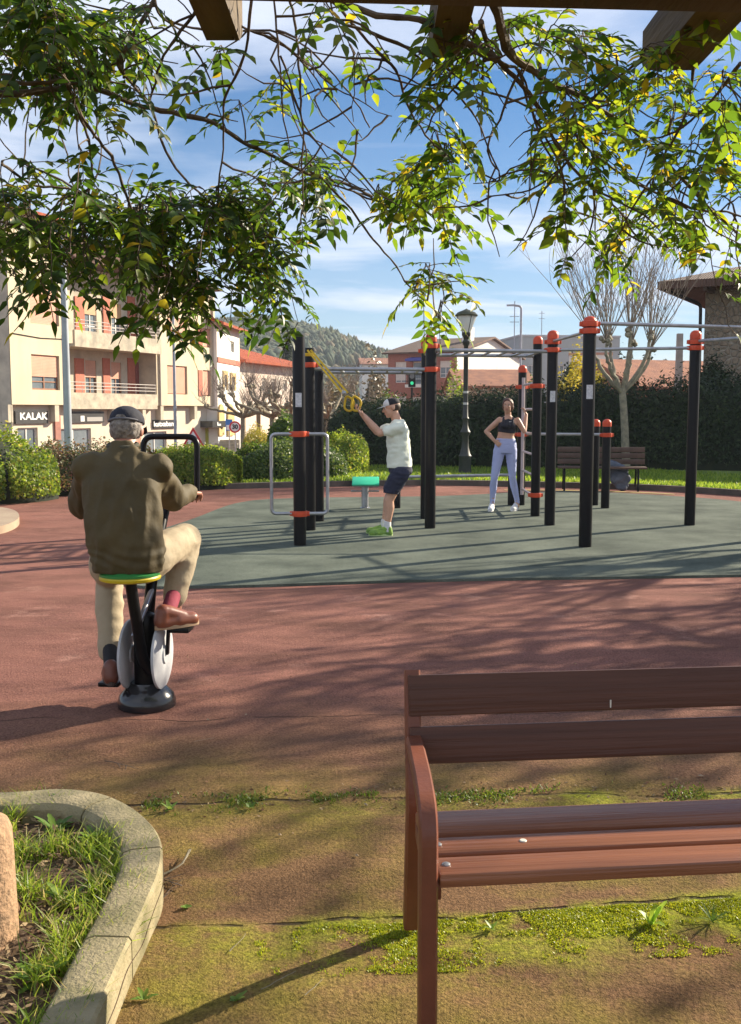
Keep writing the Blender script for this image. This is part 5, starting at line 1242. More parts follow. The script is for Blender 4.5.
# ------------------------------------------------------------------ near bench
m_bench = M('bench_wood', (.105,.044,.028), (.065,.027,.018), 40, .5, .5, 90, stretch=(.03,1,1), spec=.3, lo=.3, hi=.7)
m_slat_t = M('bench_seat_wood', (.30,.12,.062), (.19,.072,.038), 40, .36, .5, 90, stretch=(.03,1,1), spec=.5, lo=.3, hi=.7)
m_bframe = M('bench_paint', (.195,.062,.033), (.14,.044,.024), 8, .42, .15, 90, spec=.4)
BO = Vector((.116, 2.315, 0)); ba = R(6)
bench = thing('park_bench', 'large brown slatted park bench with curved arm in the right foreground', 'bench', BO, ba)
def bench_geo(parent, Lb, frames=(0,), world=False, chips=True):
    wf = .046; xs_ = wf
    for x0 in frames:
        c = x0
        def sweep(pts, th, mat, name, rad=.09, wd=wf):
            """flat bar section wd (x) by th swept along a y-z path"""
            pp = rpath([Vector((0, y, z)) for y, z in pts], rad, 8); bm = BM(); rings = []
            for i, p in enumerate(pp):
                t = (pp[min(i+1, len(pp)-1)]-pp[max(i-1, 0)]).normalized(); n_ = Vector((0, -t.z, t.y)); ring = []
                for (a, b) in ((-1,-.6),(-.75,-1),(.75,-1),(1,-.6),(1,.6),(.75,1),(-.75,1),(-1,.6)):
                    ring.append(bm.verts.new((c+wd/2+a*wd/2+p.y*.075, p.y+n_.y*b*th/2, p.z+n_.z*b*th/2)))
                rings.append(ring)
            for a, b in zip(rings, rings[1:]):
                for j in range(8): bm.faces.new((a[j], a[(j+1) % 8], b[(j+1) % 8], b[j]))
            bm.faces.new(rings[0][::-1]); bm.faces.new(rings[-1]); return obj(name, bm, mat, parent, sharp=35)
        sweep([(0, 0), (0, .30), (.0, .58), (.15, .605), (.40, .605), (.47, .60)], .042, m_bframe, 'arm_leg', .09)
        sweep([(.56, 0), (.50, .25), (.45, .42), (.50, .60), (.555, .79)], .04, m_bframe, 'rear_leg', .12, wf*.98)
        bm = BM(); box(bm, c+.022, c+wf+.014, .03, .40, .35, .395, bev=.004); [setattr(v_.co, 'x', v_.co.x+v_.co.y*.075) for v_ in bm.verts]; obj('seat_bearer', bm, m_bframe, parent)
    for i, (y0, y1, z0, z1) in enumerate(((-.012, .084, .400, .436), (.114, .206, .398, .433), (.238, .388, .396, .430))):
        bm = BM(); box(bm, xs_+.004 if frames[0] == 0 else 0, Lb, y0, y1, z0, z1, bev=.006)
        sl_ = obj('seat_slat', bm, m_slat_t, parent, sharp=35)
    for i, (z0, z1, y0) in enumerate(((.535, .640, .482), (.664, .782, .524))):
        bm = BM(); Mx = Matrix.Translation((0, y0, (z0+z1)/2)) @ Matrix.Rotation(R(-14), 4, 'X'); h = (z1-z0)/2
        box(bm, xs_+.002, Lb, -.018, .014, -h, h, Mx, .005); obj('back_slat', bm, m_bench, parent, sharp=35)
bench_geo(bench, 1.9, (0, 1.86))
bm = BM(); lathe(bm, [(0,0),(.010,0),(.008,.0025),(0,.003)], (.30, .160, .4335), n=14); bmesh.ops.scale(bm, vec=(1,1,1), verts=bm.verts); o_ = obj('bird_dropping', bm, M('chalky_white', (.62,.60,.52), None), bench)
for (xb, yb, zb2) in ((.075, .04, .4365), (.075, .16, .4335), (.075, .31, .4305), (1.83, .04, .4365), (1.83, .16, .4335), (1.83, .31, .4305)):
    bm = BM(); lathe(bm, [(.011, -.002), (.0105, .002), (.006, .0045), (0, .005)], (xb, yb, zb2), n=14); obj('bolt', bm, m_steel, bench)
bm = BM(); box(bm, .645, .649, .494, .497, .675, .70); obj('paint_scratch', bm, M('chalky_white', (.6,.6,.55), None), bench)
# ------------------------------------------------------------------ far bench with jacket
bl = G(558, 491, 0); br = G(647, 492, 0); fb_a = atan2(br.y-bl.y, br.x-bl.x)
fb = thing('park_bench', 'small far brown slatted park bench in front of the hedge', 'bench', (bl.x, bl.y, .0), fb_a)
m_fb = M('far_bench_wood', (.10,.06,.045), (.07,.042,.03), 6, .6)
Lf = (br-bl).length
bm = BM()
for x0 in (.12, Lf-.16):
    bm = BM(); tube(bm, rpath([(x0, .05, 0), (x0, .08, .42), (x0, .5, .42)], .05), .02, 8); obj('leg', bm, m_black, fb)
    bm = BM(); tube(bm, rpath([(x0, .52, 0), (x0, .45, .42), (x0, .55, .82)], .1), .02, 8); obj('leg', bm, m_black, fb)
for y0, z in ((.03, .43), (.17, .435), (.31, .43)):
    bm = BM(); box(bm, 0, Lf, y0, y0+.12, z, z+.035, bev=.004); obj('seat_slat', bm, m_fb, fb)
for z0 in (.50, .615, .73):
    bm = BM(); yy = .445+(z0-.5)*.25; box(bm, 0, Lf, yy, yy+.03, z0, z0+.10, bev=.004); obj('back_slat', bm, m_fb, fb)
jx = P(617, 470, bl.y+.1); bm = BM()
ell(bm, jx+Vector((0,.1,-.02)), (.24,.14,.16)); ell(bm, jx+Vector((.06,-.02,-.16)), (.20,.09,.17)); ell(bm, jx+Vector((-.10,.1,.10)), (.14,.1,.11)); ell(bm, jx+Vector((.1,-.04,-.30)), (.13,.06,.10))
m_jk = M('grey_blue_jacket', (.10,.12,.16), (.06,.075,.10), 9, .8, .4, 40)
fz = fuse('draped_jacket', bm, .02, 2, m_jk, None, disp=lambda c, n: n*(.035*nz(c, 9, 3)+.015*nz(c, 22)))
tag(fz, 'crumpled grey blue jacket draped over the seat of the far bench', 'jacket')
# ------------------------------------------------------------------ lamps, signs and poles
lp = G(465.5, 479, .09); lp.y = 23.0; lp.x = gx(465, 23)
st = thing('street_lamp', 'ornate black park lamp with glass funnel head beside the hedge', 'street lamp', (lp.x, lp.y, 0.0))
m_iron = M('cast_iron', (.018,.022,.02), (.03,.034,.03), 12, .5)
bm = BM(); lathe(bm, [(.20,0),(.20,.10),(.15,.13),(.135,.45),(.15,.50),(.12,.55),(.085,.70),(.075,.95),(.11,1.0),(.12,1.05),(.09,1.10),(.065,1.2),(.062,1.32),(.085,1.36),(.062,1.40),(.055,1.8),(.052,3.0),(.08,3.04),(.085,3.10),(.055,3.14),(.07,3.2),(.10,3.24),(.10,3.30),(.0,3.32)], n=24); obj('post', bm, m_iron, st)
bm = BM()
for z in (1.72, 1.98): lathe(bm, [(.0585,z-.05),(.0585,z+.0)], n=20)
obj('pale_band', bm, M('pale_tape', (.5,.5,.48), None), st)
m_lg = bpy.data.materials.new('lamp_glass'); m_lg.use_nodes = True; b_ = m_lg.node_tree.nodes['Principled BSDF']; b_.inputs['Base Color'].default_value = (.8,.82,.82,1); b_.inputs['Alpha'].default_value = .5; b_.inputs['Roughness'].default_value = .1
bm = BM(); lathe(bm, [(.085,3.27),(.235,3.66),(.23,3.66),(.08,3.27)], n=28); obj('lamp_glass', bm, m_lg, st)
bm = BM(); lathe(bm, [(.25,3.66),(.26,3.69),(.20,3.75),(.10,3.79),(.03,3.82),(0,3.84)], n=28); obj('lamp_cap', bm, M('lamp_cap_green', (.04,.05,.03), (.07,.07,.03), 12, .6), st)
bm = BM(); lathe(bm, [(0,3.30),(.04,3.32),(.045,3.48),(.0,3.52)], n=16); obj('bulb', bm, m_white, st)
for s in range(4):
    bm = BM(); a = s*pi/2+.4; tube(bm, [(.085*cos(a), .085*sin(a), 3.27), (.24*cos(a), .24*sin(a), 3.67)], .008, 6); obj('glass_stay', bm, m_iron, st)
# roadside mast in front of the flats
m_mast = M('grey_mast', (.34,.37,.41), (.28,.30,.34), 3, .5, metal=.2)
def mast(px, Y, r, h, label, arm=True, z0=-.9):
    t = thing('lamp_mast', label, 'lamp post', (gx(px, Y), Y, z0)); bm = BM(); lathe(bm, [(r*1.15, 0), (r*1.05, h*.4), (r*.8, h)], n=20); obj('post', bm, m_mast, t)
    if arm:
        bm = BM(); tube(bm, rpath([(0, 0, h-.1), (0, 0, h+.25), (-.9, 0, h+.45)], .2), r*.45, 8); obj('arm', bm, m_mast, t)
        bm = BM(); ell(bm, (-1.15, 0, h+.46), (.35, .12, .07)); obj('lamp_head', bm, m_mast, t)
    return t
mast(69, 25.5, .09, 5.9, 'thick grey lamp mast rising in front of the apartment block', z0=-.2)
mast(176, 40, .06, 7.6, 'thin grey lamp mast in front of the right end of the apartment block', z0=-1.5)
t = thing('lamp_mast', 'thin far street light with a short arm above the pale grey block', 'lamp post', (gx(519, 90), 90, -2)); bm = BM(); tube(bm, rpath([(0,0,0),(0,0,12.7),(-.8,0,12.8)], .3), .1, 8); obj('post', bm, m_mast, t); bm = BM(); box(bm, -1.3,-.6,-.1,.1,12.7,12.85); obj('lamp_head', bm, m_mast, t)
t = thing('antenna', 'thin television antenna rising beside the far street light', 'antenna', (gx(512.5, 128), 128, 9)); bm = BM(); tube(bm, [(0,0,0),(0,0,6.2)], .06, 6); obj('mast', bm, m_mast, t)
bm = BM(); [tube(bm, [(-.6, 0, z), (.6, 0, z)], .04, 5) for z in (3.6, 4.3, 5.6)]; obj('cross_rod', bm, m_mast, t)
t = thing('antenna', 'small antenna on the grey block right of the far street light', 'antenna', (gx(540, 135), 135.5, 11.5)); bm = BM(); tube(bm, [(0,0,0),(0,0,3.2)], .05, 6); [tube(bm, [(-.4, 0, z), (.4, 0, z)], .03, 5) for z in (2.2, 2.9)]; obj('mast', bm, m_mast, t)
# concrete utility pole
t = thing('utility_pole', 'square pale concrete utility pole between the bare tree and the stone building', 'utility pole', (gx(676, 42), 42, -1.5)); bm = BM(); prism(bm, [Vector((s*.17, q*.15, 0)) for s, q in ((-1,-1),(1,-1),(1,1),(-1,1))], [Vector((s*.11, q*.1, 6.2)) for s, q in ((-1,-1),(1,-1),(1,1),(-1,1))]); obj('post', bm, M('pole_concrete', (.36,.34,.31), (.28,.27,.24), 3, .9), t, smooth=False)
# signs
m_signred = M('sign_red', (.55,.03,.03), None, rough=.4); m_signw = M('sign_white', (.75,.75,.75), None, rough=.5)
def disc(bm, c, r0, r1, y, n=32):
    a = [bm.verts.new((c[0]+r0*cos(2*pi*i/n), y, c[1]+r0*sin(2*pi*i/n))) for i in range(n)]
    if r1 is None: bm.faces.new(a); return
    b = [bm.verts.new((c[0]+r1*cos(2*pi*i/n), y, c[1]+r1*sin(2*pi*i/n))) for i in range(n)]
    for i in range(n): bm.faces.new((a[i], a[(i+1) % n], b[(i+1) % n], b[i]))
Ys = 49; c_ = P(235, 427, Ys); rs = .29
sg = thing('speed_sign', 'round white speed sign with red ring reading 30', 'road sign', (c_.x, Ys, -1.5)); h_ = c_.z+1.5
bm = BM(); tube(bm, [(0,.04,0),(0,.04,h_+.1)], .03, 8); obj('post', bm, m_steel, sg)
bm = BM(); lathe(bm, [(0,0),(rs,0),(rs,.02),(0,.02)], (0,0,h_), n=32, axis='Y'); pl = obj('plate', bm, m_signw, sg, smooth=False)
bm = BM(); disc(bm, (0, h_), rs*.72, rs, -.005); obj('red_ring', bm, m_signred, pl, smooth=False)
text_mesh('30', .30, (c_.x, Ys-.012, c_.z), (1,0,0), (0,0,1), 'number', M('sign_black', (.02,.02,.02), None), pl, bold=.012, xs=.95)
Yb = 50; c_ = P(229, 425, Yb); sg = thing('blue_sign', 'small blue and white street sign left of the round speed sign', 'road sign', (c_.x, Yb, -1.5)); h_ = c_.z+1.5
bm = BM(); tube(bm, [(0,.04,0),(0,.04,h_+.2)], .03, 8); obj('post', bm, m_steel, sg)
bm = BM(); box(bm, -.17, .17, 0, .02, h_-.28, h_+.28); pl = obj('plate', bm, M('sign_blue', (.05,.18,.5), None), sg, smooth=False)
bm = BM(); box(bm, -.13, .13, -.006, -.002, h_-.24, h_-.0); obj('white_field', bm, m_signw, pl, smooth=False)
Yt = 43; c_ = P(193, 427, Yt); sg = thing('warning_sign', 'triangular red bordered warning sign rising behind the clipped hedge', 'road sign', (c_.x, Yt, -1.5)); h_ = c_.z+1.5
bm = BM(); tube(bm, [(0,.04,0),(0,.04,h_-.2)], .03, 8); obj('post', bm, m_steel, sg)
def tri(bm, s, y0, y1):
    zc = h_-.55; pts = [(0, zc+.55*s), (.48*s, zc-.28*s), (-.48*s, zc-.28*s)]; a = [bm.verts.new((x, y0, z)) for x, z in pts]; b = [bm.verts.new((x, y1, z)) for x, z in pts]
    bm.faces.new(a); bm.faces.new(b[::-1]); [bm.faces.new((a[i], a[(i+1) % 3], b[(i+1) % 3], b[i])) for i in range(3)]
bm = BM(); tri(bm, 1, .0, .02); pl = obj('plate', bm, m_signred, sg, smooth=False); bm = BM(); tri(bm, .68, -.008, -.002); obj('white_field', bm, m_signw, pl, smooth=False)
bm = BM(); box(bm, -.10, .10, -.014, -.009, h_-.74, h_-.62); box(bm, -.03, .03, -.014, -.009, h_-.62, h_-.48); obj('symbol', bm, M('sign_black', (.02,.02,.02), None), pl, smooth=False)
# traffic light
Yl = 55; c_ = P(412, 380, Yl); sg = thing('traffic_light', 'black pedestrian signal showing green in front of the brick house', 'traffic light', (c_.x, Yl, -1.5)); h_ = c_.z+1.5
bm = BM(); tube(bm, [(0,.1,0),(0,.1,h_-.4)], .06, 8); obj('post', bm, m_black, sg); bm = BM(); box(bm, -.2, .2, 0, .2, h_-.38, h_+.38, bev=.03); hb_ = obj('housing', bm, m_black, sg)
bm = BM(); disc(bm, (0, h_-.17), .09, None, -.012); box(bm, -.05, .05, -.02, -.013, h_-.26, h_-.08); obj('green_lamp', bm, M('lit_green', (.05,.9,.4), None, emit=.12), hb_, smooth=False)
bm = BM(); disc(bm, (0, h_+.2), .13, None, -.012); obj('dark_lamp', bm, M('unlit_lamp', (.12,.13,.13), None, rough=.3), hb_, smooth=False)
# timber trellis behind the hedge
tr = thing('timber_trellis', 'long low timber rail on posts in front of the white row house', 'fence', (gx(245, 44), 44, -1.5))
zr = P(280, 408, 44).z+1.5
for (xa, xb) in ((241, 302), (308, 332)):
    bm = BM(); box(bm, gx(xa, 44)-gx(245, 44), gx(xb, 44)-gx(245, 44), -.08, .08, zr-.1, zr+.1); obj('rail', bm, M('trellis_wood', (.30,.20,.11), (.22,.15,.08), 2, .8), tr, smooth=False)
for px in (244, 259, 286, 301, 309, 331):
    x = gx(px, 44)-gx(245, 44); bm = BM(); box(bm, x-.09, x+.09, -.07, .07, 0, zr-.102); obj('post', bm, M('trellis_wood', (.3,.2,.11), None), tr, smooth=False)
# second small planter kerb at the left edge
bm = BM(); ring = catmull([G(-40, 511, .1), G(-5, 507, .1), G(14, 510, .1), G(19, 517, .1), G(8, 524, .1), G(-15, 528, .1), G(-60, 530, .1)], 6)
lo_ = [bm.verts.new((p.x, p.y, -.02)) for p in ring]; hi_ = [bm.verts.new((p.x, p.y, .1)) for p in ring]; bm.faces.new(hi_)
for i in range(len(ring)-1): bm.faces.new((lo_[i], lo_[i+1], hi_[i+1], hi_[i]))
tag(obj('concrete_island', bm, M('tan_concrete', (.36,.28,.19), (.28,.2,.14), 2, .9), sharp=30), 'rounded tan concrete island at the left edge before the round bush', 'planter')
# ------------------------------------------------------------------ people
m_skin = M('skin_tan', (.60,.35,.24), (.52,.29,.19), 12, .5, .1, 90)
m_skin2 = M('skin_ruddy', (.42,.20,.13), (.36,.16,.11), 12, .5, .1, 90)
def fabric(name, c, c2=None, rough=.85, sc_=5): return M(name, c, c2 or tuple(x*.8 for x in c), sc_, rough, .3, 19)
def fold(amp=.008, s=9, seed=0, st=(1,1,2.2)):
    def f(c, n):
        v = Vector((c.x*st[0], c.y*st[1], c.z*st[2]))
        a = nz(v, s, seed); b = nz(v, s*2.3, seed+5)
        return n*((1-abs(a)*2.6)*amp*.6+b*amp*.5-.002)
    return f
def hand(bm, w, e, palm_n, thumb, size=.18, curl=1.1, spread=.10, r=.0085):
    """w wrist, e direction of the fingers, palm_n normal out of the palm, thumb direction sideways"""
    w = Vector(w); e = Vector(e).normalized(); pn = Vector(palm_n); pn = (pn-e*pn.dot(e)).normalized(); sd = e.cross(pn).normalized()
    if sd.dot(Vector(thumb)) < 0: sd = -sd
    pl_ = size*.5
    for k in range(4):
        t = (k-1.5)/1.5; cap(bm, w+e*.005+sd*(-t)*.012, w+e*pl_+sd*(-t)*size*.19, size*.085, size*.068, 10)
    for k, ln in enumerate((.42, .47, .44, .34)):       # index .. little
        t = (1.5-k)/1.5; p = w+e*pl_+sd*t*size*.19; d = (e+sd*t*spread).normalized(); a = 0
        for j, f in enumerate((.45, .32, .23)):
            a += curl*(.55 if j == 0 else .9)*.7
            dd = (d*cos(a)+pn*sin(a)).normalized(); q = p+dd*size*ln*f*1.05; cap(bm, p, q, r*(1-.08*j), r*(.93-.1*j), 8); p = q
    p = w+e*size*.10+sd*size*.14; d = (e*.6+sd*.75+pn*.35).normalized()
    q = p+d*size*.20; cap(bm, w+e*.01+sd*.01, p, size*.08, size*.07, 10); cap(bm, p, q, r*1.35, r*1.15, 8); d2 = (e*.8+sd*.15+pn*.7).normalized(); cap(bm, q, q+d2*size*.16, r*1.15, r*.95, 8)
def head(bm, c, fwd, up, s=1.0):
    """c centre of the skull; fwd face direction"""
    f = Vector(fwd).normalized(); u = Vector(up); u = (u-f*u.dot(f)).normalized(); r = f.cross(u).normalized()
    rot = Matrix((r, f, u)).transposed(); c = Vector(c)
    w = lambda x, y, z: c+(r*x+f*y+u*z)*s
    ell(bm, w(0, -.012, .022), (.074*s, .094*s, .088*s), rot); ell(bm, w(0, .028, -.045), (.058*s, .062*s, .066*s), rot)
    ell(bm, w(0, .060, -.090), (.030*s, .026*s, .022*s), rot)                        # chin
    cap(bm, w(0, .088, .010), w(0, .106, -.026), .009*s, .013*s, 8); ell(bm, w(0, .100, -.028), (.017*s, .012*s, .009*s), rot)  # nose
    for q in (-1, 1):
        ell(bm, w(q*.032, .072, -.018), (.020*s, .018*s, .018*s), rot)                # cheeks
        ell(bm, w(q*.030, .080, .026), (.020*s, .010*s, .007*s), rot)                 # brow
        ell(bm, w(q*.077, -.008, -.008), (.010*s, .020*s, .032*s), rot)               # ears
    ell(bm, w(0, .086, -.056), (.022*s, .009*s, .006*s), rot); ell(bm, w(0, .083, -.066), (.019*s, .009*s, .006*s), rot)  # lips
    return w, rot
def face_parts(root, w, rot, s, lipm, body):
    for q in (-1, 1):
        bm = BM(); ell(bm, w(q*.030, .0795, .008), (.0125*s, .008*s, .0075*s), rot); ey = obj('eye', bm, m_white, root, world=True)
        bm = BM(); ell(bm, w(q*.030, .0855, .008), (.0055*s, .0035*s, .006*s), rot); obj('iris', bm, m_dark, ey, world=True)
        bm = BM(); cap(bm, w(q*.015, .090, .029), w(q*.046, .079, .030), .0035*s, .0028*s, 6); obj('eyebrow', bm, M('brow_brown', (.06,.035,.02), None), root, world=True)
    bm = BM(); ell(bm, w(0, .0905, -.060), (.019*s, .006*s, .0065*s), rot); obj('lips', bm, lipm, root, world=True)
m_lip = M('lip_pink', (.40,.13,.11), None, rough=.5)
def shoe(root, heel, toe, label=None, mat=None, solem=None, h=.075, w=.042, up=(0,0,1), high=0):
    heel = Vector(heel); toe = Vector(toe); d = (toe-heel).normalized(); up = Vector(up); up = (up-d*up.dot(d)).normalized(); sd = d.cross(up); Ln = (toe-heel).length
    bm = BM()
    cap(bm, heel+d*.040+up*.038, heel+d*.050+up*(h+.005), .041, .041, 12); cap(bm, heel+d*.040+up*.036, heel+d*Ln*.55+up*.036, .040, .043, 12)
    cap(bm, heel+d*Ln*.5+up*.036, heel+d*(Ln-.045)+up*.032, w*1.1, w*.95, 12); cap(bm, heel+d*.07+up*h, heel+d*Ln*.62+up*.052, .040, .036, 12)
    o = fuse('shoe', bm, .007, 4, mat, root, cut=[(heel+up*.012, -up)])
    if label: o['label'] = label
    bm = BM(); pr = []
    for i in range(20):
        a = 2*pi*i/20; t = .5+.5*cos(a); wd = (w*.80+(w*1.02-w*.80)*t)*(1-.25*max(0, (.45-abs(t-.45)))*0)
        pr.append(heel+d*(Ln*(.5+.5*cos(a)))+sd*sin(a)*wd*(1.02 if .2 < t < .9 else 1))
    lo_ = [bm.verts.new(p+up*.0) for p in pr]; hi_ = [bm.verts.new(p+up*.022) for p in pr]; bm.faces.new(lo_[::-1]); bm.faces.new(hi_)
    for i in range(20): bm.faces.new((lo_[i], lo_[(i+1) % 20], hi_[(i+1) % 20], hi_[i]))
    obj('sole', bm, solem, o, world=True)
    for k in range(3):
        p = heel+d*(Ln*(.42+.09*k))+up*(.078-.011*k); bm = BM(); cap(bm, p-sd*.018, p+sd*.018, .003, .003, 6)
        obj('lace', bm, solem, o, world=True)
    return o
# ================= the man on the exercise bike, seen from behind
PS = Vector((.035, -.15, -.012))
mc_ = thing('person', 'man in olive jacket and beige trousers pedalling the exercise bike with his back turned', 'person', (SEAT.x, SEAT.y, 0), 0)
hipc = Vector((-1.220,4.980,0.788)); neck = Vector((-1.260,5.090,1.345)); hc = Vector((-1.257,5.185,1.445))
shL = Vector((-1.420,5.040,1.255)); shR = Vector((-1.080,5.050,1.255))
elR = Vector((-1.050,5.280,1.083)); haR = kk(HB-.10, hw_, hz0+.0)+Vector((0,-.035,.012))
elL = Vector((-1.525,5.250,1.043)); haL = kk(HB-.10, -hw_, hz0)+Vector((0,-.03,.01))
knL = Vector((-1.435,5.430,0.653)); anL = Vector((-1.400,5.270,0.243)); knR = Vector((-1.010,5.400,0.853)); anR = Vector((-1.050,5.290,0.538))
bm = BM(); hf_ = Vector((.10, .96, -.30)); w, rot = head(bm, hc, hf_, (.0, .3, 1), 1.02)
cap(bm, neck+Vector((0,-.02,-.06)), hc+Vector((0,-.02,-.05)), .062, .060)
loft(bm, [(hipc, .15, .10), ((hipc+neck)/2, .14, .09), (neck+Vector((0,-.02,-.10)), .15, .08)])
for a, b, c in ((shL, elL, haL), (shR, elR, haR)): chain(bm, [neck+Vector((0,0,-.10)), a, b, b.lerp(c, .8), c], [.05,.048,.038,.028,.027])
for a, b in ((knL, anL), (knR, anR)):
    h_ = hipc+Vector((.09 if b is anR else -.09, 0, -.02)); chain(bm, [h_, a, b, b+Vector((0,.03,-.06))], [.07,.05,.035,.03])
hand(bm, haR, (.12,.97,-.05), (-.2,0,-1), (-1,0,0), .17, 1.25, r=.010); hand(bm, haL, (-.1,.97,-.05), (.2,0,-1), (1,0,0), .17, 1.25, r=.010)
bd = fuse('body', bm, .0065, 3, m_skin2, mc_)
face_parts(mc_, w, rot, 1.02, m_lip, bd)
# jacket
m_jack = fabric('olive_jacket', (.085,.060,.018), (.055,.040,.012), .75, 3)
bm = BM()
loft(bm, [(Vector((-1.210,4.950,0.723)), .168, .116), (Vector((-1.215,4.945,0.788)), .188, .138), (Vector((-1.225,4.950,0.888)), .188, .140), (Vector((-1.235,4.970,1.038)), .192, .130), (Vector((-1.245,5.000,1.168)), .200, .120), (Vector((-1.252,5.040,1.250)), .19, .10), (Vector((-1.257,5.065,1.315)), .115, .078), (Vector((-1.258,5.080,1.355)), .075, .066), (Vector((-1.258,5.090,1.375)), .068, .062)], 36)
cap(bm, shL, shR, .086, .086); chain(bm, [shL+Vector((.02,-.01,-.02)), shL.lerp(elL, .5), elL, haL+Vector((0,-.03,.005))], [.074,.074,.066,.046]); chain(bm, [shR+Vector((-.02,-.01,-.02)), shR.lerp(elR, .5), elR, haR+Vector((0,-.03,.005))], [.074,.075,.068,.048])
def jf(c, n):
    d = fold(.015, 6, 3, (2.0,1.2,.8))(c, n)+n*.006*nz((c.x*1.6+c.z*.6, c.y, c.z-c.x), 11, 4)
    # gathers above the hem and at the elbows
    g = math.exp(-((c.z-.83)/.05)**2)*.004*sin(c.z*110+9*nz(c, 4))
    return d+n*g
jk = fuse('jacket', bm, .010, 16, m_jack, mc_, disp=jf, cut=[(Vector((0,0,.752)), Vector((0,0,-1)))])
bm = BM(); bmesh.ops.create_circle(bm, segments=8, radius=.01); bm.free()
bm = BM(); pts = [Vector((-1.258+.072*cos(a), 5.088+.066*sin(a), 1.372+.010*sin(a))) for a in [i*pi/12 for i in range(24)]]; pts.append(pts[0]); tube(bm, pts, .012, 8, caps=False); obj('collar', bm, fabric('collar_cord', (.07,.065,.04)), jk, world=True)
# trousers
m_trou = fabric('beige_trousers', (.40,.33,.22), (.33,.27,.175), .85, 4)
bm = BM(); hL = Vector((-1.310,4.970,0.788)); hR = Vector((-1.130,4.970,0.788))
ell(bm, (-1.22,4.96,.79), (.185,.135,.085)); chain(bm, [hL, hL.lerp(knL, .5)+Vector((0,0,.005)), knL, knL.lerp(anL, .5), anL+Vector((0,0,.02))], [.105,.098,.078,.073,.062]); chain(bm, [hR, hR.lerp(knR, .5)+Vector((0,0,.01)), knR+Vector((0,0,-.005)), knR.lerp(anR, .5), anR+Vector((0,0,.02))], [.105,.102,.088,.078,.062])
tro = fuse('trousers', bm, .010, 5, m_trou, mc_, disp=fold(.009, 6, 11, (1,1,1.5)))
m_sh_br = M('brown_leather', (.26,.085,.045), (.19,.06,.035), 10, .38); m_sole_p = M('pale_sole', (.42,.28,.17), None, rough=.8); m_sole_d = M('dark_sole', (.06,.04,.03), None, rough=.8)
pR = kk(0, .19, .425); shoe(mc_, pR+Vector((-.115,-.10,.002)), pR+Vector((.085,.06,.004)), 'brown leather shoe on the raised pedal', m_sh_br, m_sole_p, .085, .043)
pL = kk(0, -.19, .13); shoe(mc_, pL+Vector((.035,-.13,.002)), pL+Vector((-.045,.13,.002)), None, M('dark_brown_leather', (.16,.05,.03), (.11,.035,.02), 10, .4), m_sole_d, .085, .043)
bm = BM(); cap(bm, anR+Vector((.0,0,.04)), Vector((pR.x-.06, pR.y-.05, .50)), .040, .040, 14); obj('sock', bm, fabric('burgundy_sock', (.22,.02,.045)), mc_, world=True)
bm = BM(); cap(bm, anL+Vector((0,0,.05)), Vector((pL.x+.02, pL.y-.06, .21)), .040, .040, 14); obj('sock', bm, fabric('black_sock', (.012,.012,.014)), mc_, world=True)
# hair and cap
m_hair_g = M('grey_hair', (.30,.27,.24), (.10,.085,.075), 45, .8, .8, 160)
bm = BM(); ell(bm, w(0, -.022, .004), (.083, .098, .082), rot); hr = fuse('hair', bm, .006, 1, m_hair_g, mc_, disp=lambda c, n: n*(.005*nz(c, 60)), cut=[(w(0, .015, 0), rot.col[1]), (w(0, 0, -.062), -rot.col[2])])
m_cap_d = fabric('navy_cap', (.018,.020,.035), (.012,.014,.024))
bm = BM(); ell(bm, w(0, -.010, .045), (.089, .108, .078), rot)
cp = fuse('flat_cap', bm, .006, 1, m_cap_d, mc_, cut=[(w(0, -.06, .028), (-rot.col[2]+rot.col[1]*.12).normalized())])
bm = BM(); ell(bm, w(0, -.085, .040), (.042, .033, .028), rot); obj('hair_tuft', bm, m_hair_g, cp, world=True)
bm = BM(); n_ = 14; vs = [[bm.verts.new(w(sin(a)*(.084-.0*k), .03+.085*cos(a)*(1+.55*k), .040-.022*k)) for a in [-1.25+2.5*i/(n_-1) for i in range(n_)]] for k in (0, 1)]
for i in range(n_-1): bm.faces.new((vs[0][i], vs[0][i+1], vs[1][i+1], vs[1][i]))
bmesh.ops.solidify(bm, geom=bm.faces[:], thickness=.004); obj('peak', bm, m_cap_d, cp, world=True)
bm = BM(); tube(bm, [w(sin(a)*.089, -.012-.106*cos(a), .030+.0*abs(a)) for a in [-1.0+2.0*i/10 for i in range(11)]], .006, 6); obj('cap_band', bm, fabric('grey_band', (.14,.14,.16)), cp, world=True)
bm = BM()
# ================= the man pulling the straps, in profile
Ym = 12.2
def mp_(px, py, dy=0): return P(px, py, Ym+dy)
pm = thing('person', 'man in pale green t-shirt, navy shorts and white and black cap pulling the yellow straps', 'person', (mp_(385, 537).x, Ym, .024))
hc = mp_(391.5, 407.3); w_h = []
bm = BM(); w, rot = head(bm, hc, (-.95,-.12,-.22), (-.2,0,1), 1.06)
neck = mp_(397.5, 420); cap(bm, neck+Vector((.01,0,-.06)), hc+Vector((.025,0,-.05)), .062, .056)
shN = mp_(399, 427, -.17); shF = mp_(397, 427, .17); elN = mp_(380, 433.5, -.16); elF = mp_(377, 432, .17); hnN = mp_(364.5, 416, -.09); hnF = mp_(361.5, 413.5, .07)
pel = mp_(400, 474); 
loft(bm, [(pel, .10, .13), (mp_(398, 455), .09, .125), (mp_(398, 432), .10, .14)], right=(1,0,0))
for a, b, c in ((shN, elN, hnN), (shF, elF, hnF)): chain(bm, [a, a.lerp(b, .5), b, b.lerp(c, .35), c], [.058,.052,.042,.044,.028])
fy = .075
kN = mp_(389, 500, -.11); kF = mp_(388, 500, .10); aN = mp_(387.5, 524, -.10); aF = mp_(384.5, 522.5, .10)
